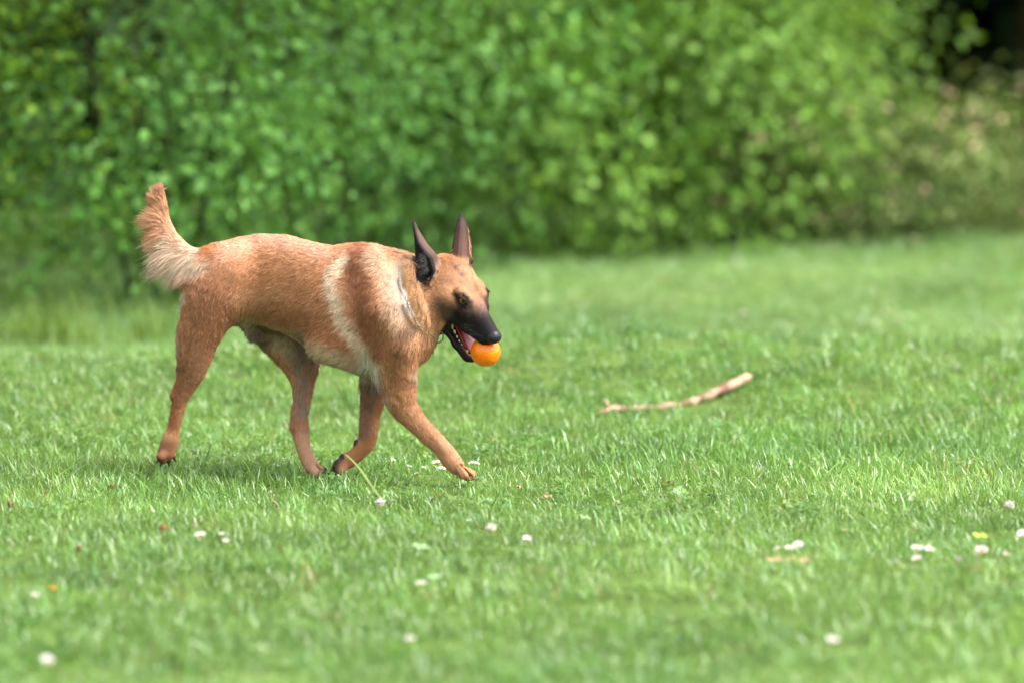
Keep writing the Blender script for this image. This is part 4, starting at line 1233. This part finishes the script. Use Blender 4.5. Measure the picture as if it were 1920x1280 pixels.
def shrub(name, label, x, y, h, rad, cols, nleaf, leaf=0.05, group=None, cat='shrub', low=0.0, aspect=0.62, clump=0.16, front=True, blossoms=None, gloss=None):
    z0 = float(gz(x, y)) - 0.02
    root = empty(name, (x, y, z0))
    tag(root, label, cat, group)
    # stems
    b = MB(); ends = []
    for k in range(4):
        az = rng.random() * 6.283; r0 = 0.12 * rad
        p = np.array([math.cos(az) * r0, math.sin(az) * r0, 0]); q = np.array([math.cos(az) * rad * (0.2 + .5 * rng.random()), math.sin(az) * rad * (0.2 + .5 * rng.random()), h * (0.6 + 0.3 * rng.random())])
        mid = (p + q) / 2 + np.array([0, 0, 0.1 * h]) + rng.normal(0, 0.05, 3)
        b.tube([p, mid, q], [0.013, 0.009, 0.003], 6)
    b.build('stems', m_bark, root)
    # twig clumps through the crown, dense on the skin, hollow within
    nleaf = int(nleaf * 1.12)
    nc = max(24, int(nleaf / 52))
    u = unit(nc); t = 0.55 + 0.5 * rng.random(nc) ** 0.6
    lump = 0.78 + 0.44 * vnoise(u, 2.2, int(x * 13 + y * 7) % 97)
    zc = h * 0.5
    cc = np.stack([u[:, 0] * rad, u[:, 1] * rad, u[:, 2] * h * 0.52], 1) * (t * lump)[:, None] + np.array([0, 0, zc])
    cc[:, 2] = np.abs(cc[:, 2] - 0.05) + 0.05 + low
    idx = rng.integers(0, nc, nleaf)
    cent = cc[idx] + rng.normal(0, clump, (nleaf, 3)) * np.array([1, 1, 0.8])
    cent[:, 2] = np.abs(cent[:, 2] - 0.03) + 0.03
    out = cent - np.array([0, 0, zc * 0.7]); out /= np.linalg.norm(out, axis=1, keepdims=True) + 1e-9
    nrm = out * 0.5 + np.array([0, 0, 0.75]) + rng.normal(0, 0.42, (nleaf, 3)); nrm /= np.linalg.norm(nrm, axis=1, keepdims=True)
    ax = out + rng.normal(0, 0.6, (nleaf, 3)) + np.array([0, 0, -0.25]); ax -= (ax * nrm).sum(1, keepdims=True) * nrm; ax /= np.linalg.norm(ax, axis=1, keepdims=True) + 1e-9
    L = leaf * 0.74 * (0.42 + 1.12 * rng.random(nleaf))
    V, F = leaf_cloud(cent, ax, nrm, L, L * aspect * (0.8 + 0.4 * rng.random(nleaf)))
    me = mesh_np('foliage', V, F, False)
    c = np.array([lin(*q) for q in cols]); w = rng.random(nc)[idx] * 0.6 + rng.random(nleaf) * 0.4
    pick = np.clip((w * len(c)).astype(int), 0, len(c) - 1)
    lc = c[pick] * (0.85 + 0.3 * rng.random(nleaf))[:, None] * (0.34 + 1.28 * rng.random(nc))[idx][:, None] * 0.76 * np.array([1.0, 0.97, 1.2])
    set_col(me, 'tint', np.repeat(lc, 5, axis=0))
    o = link('foliage', me, gloss or m_leaf, root); o['kind'] = 'stuff'
    if blossoms:
        nb, bc, br = blossoms
        bi = rng.integers(0, nc, nb); ce = cc[bi]; ce[:, 1] = np.where(rng.random(nb) < 0.8, -np.abs(ce[:, 1]), ce[:, 1]); d = ce - np.array([0, 0, zc * 0.6]); d /= np.linalg.norm(d, axis=1, keepdims=True)
        ce = ce + d * 0.12 + rng.normal(0, 0.1, (nb, 3)); ce[:, 2] = np.minimum(np.abs(ce[:, 2]) + 0.04, h * (0.75 + 0.3 * rng.random(nb)))
        bm_ = MB()
        for q in ce:
            for _ in range(3):
                r = br * (0.5 + 0.8 * rng.random()); bm_.ball(q + rng.normal(0, br * 0.8, 3), (r, r, r * 0.7), 6, 4)
        o = bm_.build('blossom', noise_tint(material('withered_blossom', lin(*bc), 0.8, 0.2), 40, 0.6, 1.25), root); o['kind'] = 'stuff'
    return root

YG = [(104, 152, 50), (122, 168, 64), (138, 180, 84), (108, 156, 66)]
MG = [(80, 134, 50), (102, 154, 66), (118, 168, 84), (88, 142, 68)]
DG = [(70, 106, 22), (98, 136, 28), (120, 156, 40), (76, 114, 30)]
OL = [(66, 98, 40), (98, 126, 56), (146, 164, 96), (58, 88, 34)]
GB = 'leafy shrubs along the far edge of the lawn'
SHRUBS = [
 ('dense dark green shrub at the far left edge of the lawn', -2.3, 18.1, 2.4, 0.85, DG, 4600, .055),
 ('mid green shrub behind the raised tail of the dog', -1.3, 18.35, 2.3, 0.85, MG, 7500, .058),
 ('shrub of fresh green leaves above the rump of the dog', -0.62, 19.9, 2.5, 0.85, MG, 7500, .06),
 ('bright green shrub above the back and withers of the dog', 0.12, 20.7, 2.5, 0.85, YG, 7500, .06),
 ('bright green shrub just behind the far ear of the dog', 0.78, 21.1, 2.4, 0.8, YG, 7500, .06),
 ('pale green shrub between the dog and the brownish flowering bush', 1.04, 21.7, 2.1, 0.62, YG, 7500, .06),
]
for lb, x, y, h, r, c, nl, lf in SHRUBS:
    shrub('leafy_shrub', lb, x, y, h, r, c, nl, lf, GB)
GB2 = 'taller shrubs behind the front row of shrubs'
for lb, x, y, h, r, c, nl in [
 ('taller shrub behind the dark one at the far left', -2.7, 20.2, 3.2, 1.0, DG, 2600), ('taller shrub behind the one at the tail of the dog', -1.5, 20.8, 3.2, 1.05, DG, 3000),
 ('taller shrub behind the one above the rump of the dog', -0.4, 21.8, 3.2, 1.05, MG, 5000), ('taller shrub behind the two bright shrubs right of the ears', 0.42, 23.0, 3.2, 1.05, MG, 5000),
 ('yellow green tall shrub left of the dark gap in the wood', 1.14, 23.4, 2.4, 0.38, YG, 5000)]:
    shrub('tall_shrub', lb, x, y, h, r, c, nl, .06, GB2)
shrub('flowering_bush', 'olive bush with withered pinkish blossoms on the mound, left one of two', 1.55, 21.2, 0.60, 0.62, OL, 4800, .046, 'flowering bushes on the mound', 'bush', clump=.11, blossoms=(50, (214, 184, 156), .010))
shrub('flowering_bush', 'olive bush with withered pinkish blossoms below the dark gap, right one of two', 2.36, 21.4, 0.66, 0.74, OL, 5800, .046, 'flowering bushes on the mound', 'bush', clump=.11, blossoms=(56, (214, 182, 156), .010))
shrub('flowering_bush', 'olive bush cut by the right edge of the picture', 3.4, 22.0, 0.6, 0.6, OL, 3500, .04, 'flowering bushes on the mound', 'bush', clump=.11)
for lb, x, y, h, r, c, nl in [('shrub beyond the left edge of the picture', -3.7, 18.6, 2.4, 0.9, DG, 3500)]:
    shrub('leafy_shrub', lb, x, y, h, r, c, nl, .06, GB)

def conifer(label, x, y, h, rad, trunk_r, mat, nleaf, low=0.5):
    z0 = float(gz(x, y)) - 0.05
    root = empty('conifer_tree', (x, y, z0)); tag(root, label, 'tree', 'dark conifers in the wood behind the shrubs')
    b = MB(); b.tube([(0, 0, 0), (0.03, 0.02, h * .3), (0, 0.03, h * .7), (0.02, 0, h)], [trunk_r * 1.2, trunk_r, trunk_r * .6, trunk_r * .12], 10)
    tr = b.build('trunk', mat, root)
    t = rng.random(nleaf) ** 1.3; az = rng.random(nleaf) * 6.283
    zz = low + (h - low) * t; rr = rad * (1 - 0.85 * t) * (0.25 + 0.75 * rng.random(nleaf) ** .5) * (0.75 + .25 * np.sin(az * 5 + zz * 6))
    cent = np.stack([np.cos(az) * rr, np.sin(az) * rr, zz - 0.25 * rr], 1)
    ax = np.stack([np.cos(az), np.sin(az), -0.35 + 0 * az], 1) + rng.normal(0, .3, (nleaf, 3)); ax /= np.linalg.norm(ax, axis=1, keepdims=True)
    nr = np.array([0, 0, 1.0]) + rng.normal(0, .35, (nleaf, 3)); nr /= np.linalg.norm(nr, axis=1, keepdims=True)
    L = 0.26 + 0.2 * rng.random(nleaf)
    V, F = leaf_cloud(cent, ax, nr, L, L * .55, .1, .2)
    me = mesh_np('crown', V, F, False)
    lc = lin(40, 58, 34)[None] * (0.6 + 0.7 * rng.random(nleaf))[:, None]
    set_col(me, 'tint', np.repeat(lc, 5, axis=0))
    o = link('crown', me, m_dark, root); o['kind'] = 'stuff'
    return root
conifer('conifer with a reddish bare trunk at the right edge of the picture', 2.52, 24.2, 9, 1.7, 0.07, m_redbark, 4200, 2.0)
for (x, y, h, lab) in [(3.7, 26.0, 10, 'dark conifer beyond the right edge of the lawn'), (2.3, 27.5, 11, 'dark conifer in the black gap at the upper right'), (0.9, 26.5, 11, 'dark conifer behind the bright shrubs right of the dog'),
                       (-0.7, 26.0, 11, 'dark conifer behind the shrubs above the back of the dog'), (-2.3, 25.0, 11, 'dark conifer behind the shrubs at the tail of the dog'), (-4.0, 24.0, 10, 'dark conifer at the left end of the shrubs'), (3.4, 31.0, 12, 'dark conifer deepest in the wood behind the black gap')]:
    conifer(lab, x, y, h, 1.75, 0.13, m_bark, 5200, 0.1)
# the wood goes on behind and to both sides
nw = 26000
t = rng.random(nw); xw = (rng.random(nw) * 2 - 1) * 26; yw = 32.5 + 5 * rng.random(nw) + 0.012 * xw ** 2 - 0.00 * xw
zw = rng.random(nw) ** 0.9 * (9.5 + 2.5 * np.sin(xw * 1.3) + 1.5 * np.sin(xw * 3.1))
L = 0.6 + 0.5 * rng.random(nw)
ax = np.stack([rng.normal(0, .5, nw), -0.6 + rng.normal(0, .4, nw), -0.5 + rng.normal(0, .3, nw)], 1); ax /= np.linalg.norm(ax, axis=1, keepdims=True)
nr = np.array([0, -.5, 1.0]) + rng.normal(0, .4, (nw, 3)); nr /= np.linalg.norm(nr, axis=1, keepdims=True)
V, F = leaf_cloud(np.stack([xw, yw, zw + gz(xw, yw)], 1), ax, nr, L, L * .6, .1, .2)
me = mesh_np('wood', V, F, False); set_col(me, 'tint', np.repeat(lin(40, 58, 34)[None] * (0.5 + 0.8 * rng.random(nw))[:, None], 5, axis=0))
tag(link('dark_wood', me, m_dark), kind='stuff')
print('plants', round(time.time() - T0, 1))

# tall unmown grass at the foot of the left shrubs
def weed_clump(label, x, y, n, hgt):
    V, F = [], []
    for _ in range(n):
        a = rng.random() * 6.283; r = 0.16 * math.sqrt(rng.random()); base = np.array([math.cos(a) * r, math.sin(a) * r, 0])
        az = rng.random() * 6.283; d = np.array([math.cos(az), math.sin(az), 0]); wv = np.array([-d[1], d[0], 0]); L = hgt * (0.5 + 0.6 * rng.random()); k0 = len(V)
        for q in range(5):
            s = q / 4; p = base + d * L * 0.4 * s * s + np.array([0, 0, L * (s - 0.15 * s * s)]); w = 0.004 * (1 - s * 0.9)
            V += [p - wv * w, p + wv * w]
        for q in range(4): F.append((k0 + 2 * q, k0 + 2 * q + 1, k0 + 2 * q + 3, k0 + 2 * q + 2))
    me = mesh_np('tall_grass', np.array(V), np.array(F))
    set_col(me, 'tint', np.tile(lin(128, 160, 76) * 0.6, (len(V), 1)))
    o = link('tall_grass', me, m_leaf); o.location = (x, y, float(gz(x, y)) - 0.01)
    tag(o, label, 'grass', 'clumps of unmown grass below the left shrubs')
weed_clump('clump of unmown grass at the left border of the picture', -1.72, 16.95, 70, 0.20)
weed_clump('tall clump of unmown grass in front of the dark left shrub', -1.5, 16.9, 80, 0.26)
weed_clump('clump of unmown grass just left of the hind leg of the dog', -1.2, 17.1, 70, 0.24)
weed_clump('low clump of unmown grass second from the left border', -1.63, 17.15, 50, 0.16)
# ------------------------------------------------------------------ the stick, flowers and litter on the lawn
def curve_pts(pts, n):
    q = [Vector(p) for p in pts]; q = [2 * q[0] - q[1]] + q + [2 * q[-1] - q[-2]]; out = []
    m = len(q) - 3
    for i in range(n + 1):
        t = min(i / n * m, m - 1e-6); j = int(t); f = t - j
        a, b, c, d = q[j:j + 4]
        out.append(0.5 * (2 * b + (c - a) * f + (2 * a - 5 * b + 4 * c - d) * f * f + (3 * b - a - 3 * c + d) * f ** 3))
    return out
m_stick = bpy.data.materials.new('peeled_stick'); m_stick.use_nodes = True
nt = m_stick.node_tree; bs = nt.nodes['Principled BSDF']; bs.inputs['Roughness'].default_value = 0.75
tc = nt.nodes.new('ShaderNodeTexCoord'); n1 = nt.nodes.new('ShaderNodeTexNoise'); n1.inputs['Scale'].default_value = 20; n1.inputs['Detail'].default_value = 7
cr = nt.nodes.new('ShaderNodeValToRGB'); e = cr.color_ramp.elements
e[0].position = 0.42; e[0].color = (*lin(108, 74, 56), 1); e[1].position = 0.5; e[1].color = (*lin(146, 120, 100), 1)
k = e.new(0.6); k.color = (*lin(162, 136, 110), 1)
nt.links.new(tc.outputs['Object'], n1.inputs['Vector']); nt.links.new(n1.outputs['Fac'], cr.inputs[0]); nt.links.new(cr.outputs[0], bs.inputs['Base Color'])
def stick_pt(u, v, up):
    p = ground_at(u, v); return p + Vector((0, 0, up))
sp = [stick_pt(1120, 786, .014), stick_pt(1150, 776, .016), stick_pt(1200, 772, .010), stick_pt(1250, 767, .008), stick_pt(1290, 760, .006), stick_pt(1330, 752, .016), stick_pt(1372, 742, .032), stick_pt(1408, 731, .042)]
path = curve_pts(sp, 36); path = [p + Vector((0, 0, 0.0012 * math.sin(i * 1.7) + 0.0008 * math.sin(i * 3.1))) for i, p in enumerate(path)]; c0 = path[18].copy()
b = MB()
rad = [0.0070 + 0.0080 * (i / 36) + 0.0019 * math.sin(i * 1.3) + 0.0016 * math.sin(i * 2.9 + 1) + 0.003 * (i in (9, 22, 29)) for i in range(37)]
rad[0] = 0.003; rad[-1] = 0.006; rad[-2] = 0.0115
b.tube([p - c0 for p in path], rad, 12)
stick = b.build('stick', m_stick); stick.location = c0
tag(stick, 'pale bent stick with patches of reddish bark lying in the grass right of the dog', 'stick')
b = MB(); q0 = path[4] - c0
b.tube([q0, q0 + Vector((-0.008, 0, 0.016)), q0 + Vector((-0.010, 0.002, 0.03))], [0.008, 0.0065, 0.004], 8)
b.build('side_shoot', m_stick, stick)

# the long bent blade in front of the lifted paw
m_blade = noise_tint(material('long_blade', lin(150, 172, 88) * 0.65, 0.4, 0.5), 20, 0.8, 1.15)
b0 = ground_at(725, 948); pts = [b0, view_w(700, 915, b0.y + 0.02), view_w(676, 880, b0.y + 0.05), view_w(655, 857, b0.y + 0.08), view_w(645, 850, b0.y + 0.1)]
pp = curve_pts(pts, 16); c0 = b0.copy()
V, F = [], []
for i, p in enumerate(pp):
    w = 0.0034 * (1 - (i / 16) ** 2 * 0.85); s = Vector((0.85, 0.1, 0.45)).normalized() * w
    V += [p - c0 - s, p - c0 + Vector((0, -0.0008, -0.0006)), p - c0 + s]
for i in range(16):
    for q in (0, 1): F.append((3 * i + q, 3 * i + q + 1, 3 * i + q + 4, 3 * i + q + 3))
o = link('grass_blade', mesh_np('grass_blade', np.array([tuple(v) for v in V]), np.array(F)), m_blade); o.location = c0
tag(o, 'long bent blade of grass in front of the lifted front paw', 'grass blade')

m_petal = material('petal', lin(226, 222, 222) * 0.56, 0.6, 0.3)
m_petal_pink = material('petal_pink', lin(226, 196, 200) * 0.52, 0.6, 0.3)
m_disc = material('flower_disc', lin(170, 140, 50), 0.7, 0.2)
m_stem = material('flower_stem', lin(112, 142, 66), 0.6, 0.3)
m_drystem = material('dry_stem', lin(160, 134, 112), 0.75, 0.2)
m_brown = noise_tint(material('withered_head', lin(120, 82, 46), 0.8, 0.2), 150, 0.6, 1.3)
m_orange = material('withered_orange', lin(112, 76, 44), 0.7, 0.2)
m_fluff = material('seed_fluff', lin(190, 182, 168), 0.85, 0.1)
m_clover = noise_tint(material('clover_head', lin(196, 188, 182), 0.8, 0.2), 200, 0.7, 1.1)
m_litter = noise_tint(material('dry_litter', lin(166, 132, 104), 0.8, 0.2), 60, 0.7, 1.2)
m_pale = noise_tint(material('pale_leaf', lin(126, 156, 108), 0.5, 0.4), 60, 0.8, 1.1)

GF = 'daisies in the lawn'
def daisy(u, v, label, size=1.0, tilt=0.35, up=None, pink=False, closed=False):
    q = ground_at(u, v + 14); up = up or 0.035 + 0.012 * rng.random()
    d = ray(u, v); t = q.y / d[1]; head_z = CAM_H + d[2] * t - q.z
    up = max(0.03, head_z + 0.003)
    root = empty('daisy', q, (0, 0, rng.normal(0, 0.5))); tag(root, label, 'flower', GF)
    b = MB(); b.tube([(0, 0, -0.005), (0.003, 0.001, up * .5), (0, 0, up - 0.002)], [0.0011, 0.001, 0.0009], 6, False); b.build('stem', m_stem, root)
    mp = m_petal_pink if pink else m_petal
    V, F = [], []; npet = 17; R = 0.0108 * size; tl = np.array([tilt * rng.normal(0, .6), 0.12 + 0.34 * rng.random()])
    lift = 1.1 if closed else 0.15 + 0.25 * rng.random()
    for k in range(npet):
        a = 2 * math.pi * k / npet + rng.normal(0, .06); L = R * (0.85 + 0.25 * rng.random()); w = 0.0019 * size
        ca, sa = math.cos(a), math.sin(a)
        for rr, ww in ((0.25, 0.6), (0.7, 1.0), (1.0, 0.45)):
            x = rr * L * math.cos(lift * rr); z = rr * L * math.sin(lift * rr)
            for s in (-1, 1):
                px, py = ca * x - sa * w * ww * s, sa * x + ca * w * ww * s
                V.append((px, py, up + z + px * tl[0] + py * tl[1]))
        k0 = k * 6
        F += [(k0, k0 + 1, k0 + 3, k0 + 2), (k0 + 2, k0 + 3, k0 + 5, k0 + 4)]
    link('petals', mesh_np('petals', np.array(V), np.array(F)), mp, root)
    b = MB(); b.ball((0, -0.0012 * size, up + 0.001 * size), (0.0038 * size, 0.0038 * size, 0.0026 * size), 10, 6); b.build('disc', m_disc, root)
    return root
def head_flower(name, u, v, label, cat, mhead, mst, r, group=None, spiky=0, squash=1.0):
    q = ground_at(u, v + 16); d = ray(u, v); t = q.y / d[1]; up = max(0.02, CAM_H + d[2] * t - q.z)
    root = empty(name, q, (0, 0, rng.random() * 6.28)); tag(root, label, cat, group)
    b = MB(); b.tube([(0.004, 0, -0.005), (0.001, 0.002, up * .5), (0, 0, up - r * .5)], [0.0015, 0.0014, 0.0012], 6, False); b.build('stem', mst, root)
    b = MB(); b.ball((0, 0, up), (r, r, r * squash), 10, 7)
    for k in range(spiky):
        a = unit(1)[0]; a[2] = abs(a[2]) * 0.8 + 0.1; p = np.array([0, 0, up])
        b.tube([p + a * r * 0.6, p + a * r * (1.25 + .35 * rng.random())], [0.0011, 0.0004], 4)
    b.build('flower_head', mhead, root)
    return root
for u, v, lb, sz in DA:
    daisy(u, v, lb, sz, pink=('pink' in lb), closed=('closed' in lb or 'bud' in lb))
head_flower('clover', 712, 943, 'fluffy white clover head between the front paws', 'flower', m_clover, m_stem, .0115, None, 40)
head_flower('seed_head', 921, 990, 'pale seed head on a bare stem below the front paw', 'seed head', m_fluff, m_drystem, .0125, None, 24, .8)
head_flower('clover', 1893, 948, 'cream clover head near the right edge', 'flower', m_clover, m_brown, .012, None, 30)
head_flower('dandelion', 20, 944, 'withered orange dandelion at the left edge', 'flower', m_orange, m_stem, .008, None, 16, 1.2)
head_flower('dandelion', 210, 911, 'small withered orange dandelion left of the hind paw', 'flower', m_orange, m_stem, .006, None, 10, 1.2)
head_flower('dandelion', 148, 1027, 'small withered orange dandelion lower left of the hind paw', 'flower', m_orange, m_stem, .006, None, 10, 1.2)
head_flower('dandelion', 100, 1104, 'faded yellow dandelion near the lower left corner', 'flower', m_disc, m_stem, .009, None, 20, .6)
head_flower('dandelion', 306, 990, 'brown withered dandelion with a drooping head below the hind paw', 'flower', m_brown, m_brown, .0095, None, 22, 1.1)
def dry_stalk(label, pts, r=0.0016, knob=0.0035):
    b0 = ground_at(*pts[0]); b = MB(); q = [Vector((0, 0, 0))] + [view_w(u, v, b0.y) - b0 for u, v in pts[1:]]
    b.tube(curve_pts(q, 10), r, 6); b.ball(q[-1], knob, 8, 6)
    o = b.build('dry_stalk', m_drystem); o.location = b0; tag(o, label, 'stalk')
dry_stalk('pale kinked dry stalk below the hind legs', [(523, 968), (521, 946), (510, 936), (508, 922)])
dry_stalk('short pale dry stalk right of the kinked one', [(543, 976), (540, 966), (537, 957)], .0016, .002)
dry_stalk('thin dry stalk at the right, upper middle of the lawn', [(1428, 905), (1424, 885), (1420, 868)], .0012, .002)
def litter(name, cat, u, v, label, sx, sy, mat, az=0.0):
    q = ground_at(u, v) + Vector((0, 0, 0.03)); V, F = [], []
    for i in range(7):
        s = i / 6 - 0.5
        w = sy * math.sqrt(max(0.02, 1 - (2 * s) ** 2)) * 0.5
        for k in (-1, 0, 1): V.append((s * sx, k * w, 0.12 * sx * (s * s) - 0.2 * w * (k == 0) + 0.003 * math.sin(i * 2.1)))
    for i in range(6):
        for k in (0, 1): F.append((3 * i + k, 3 * i + k + 1, 3 * i + k + 4, 3 * i + k + 3))
    o = link(name, mesh_np(name, np.array(V), np.array(F)), mat); o.location = q; o.rotation_euler = (rng.normal(0.3, .15), rng.normal(0, .15), az)
    tag(o, label, cat)
litter('dry_leaf', 'leaf', 1452, 1072, 'dry tan leaf, left of three in a row below the daisies', .045, .012, m_litter, .1)
litter('dry_leaf', 'leaf', 1483, 1071, 'dry tan leaf, middle of three in a row below the daisies', .03, .010, m_litter, -.1)
litter('dry_leaf', 'leaf', 1508, 1073, 'dry pinkish leaf, right of three in a row below the daisies', .026, .016, m_litter, .3)
litter('pale_leaf', 'leaf', 815, 1105, 'pale round leaf right of the white daisy below the dog', .034, .03, m_pale, .2)
litter('pale_leaf', 'leaf', 1097, 991, 'flat pale leaf lying in the grass lower right of the front paw', .032, .016, m_pale, 0)
litter('pale_leaf', 'leaf', 790, 1048, 'broad pale leaf below the front paws', .042, .03, m_pale, .1)
litter('yellow_leaf', 'leaf', 1838, 1026, 'yellow green leaf above the pinkish daisy at the right', .04, .018, noise_tint(material('yellow_leaf', lin(146, 164, 54), 0.5, 0.4), 60, .8, 1.1), -.2)
litter('dry_leaf', 'leaf', 974, 934, 'small pinkish dry leaf right of the front paw', .018, .012, m_litter, .6)
print('all', round(time.time() - T0, 1))
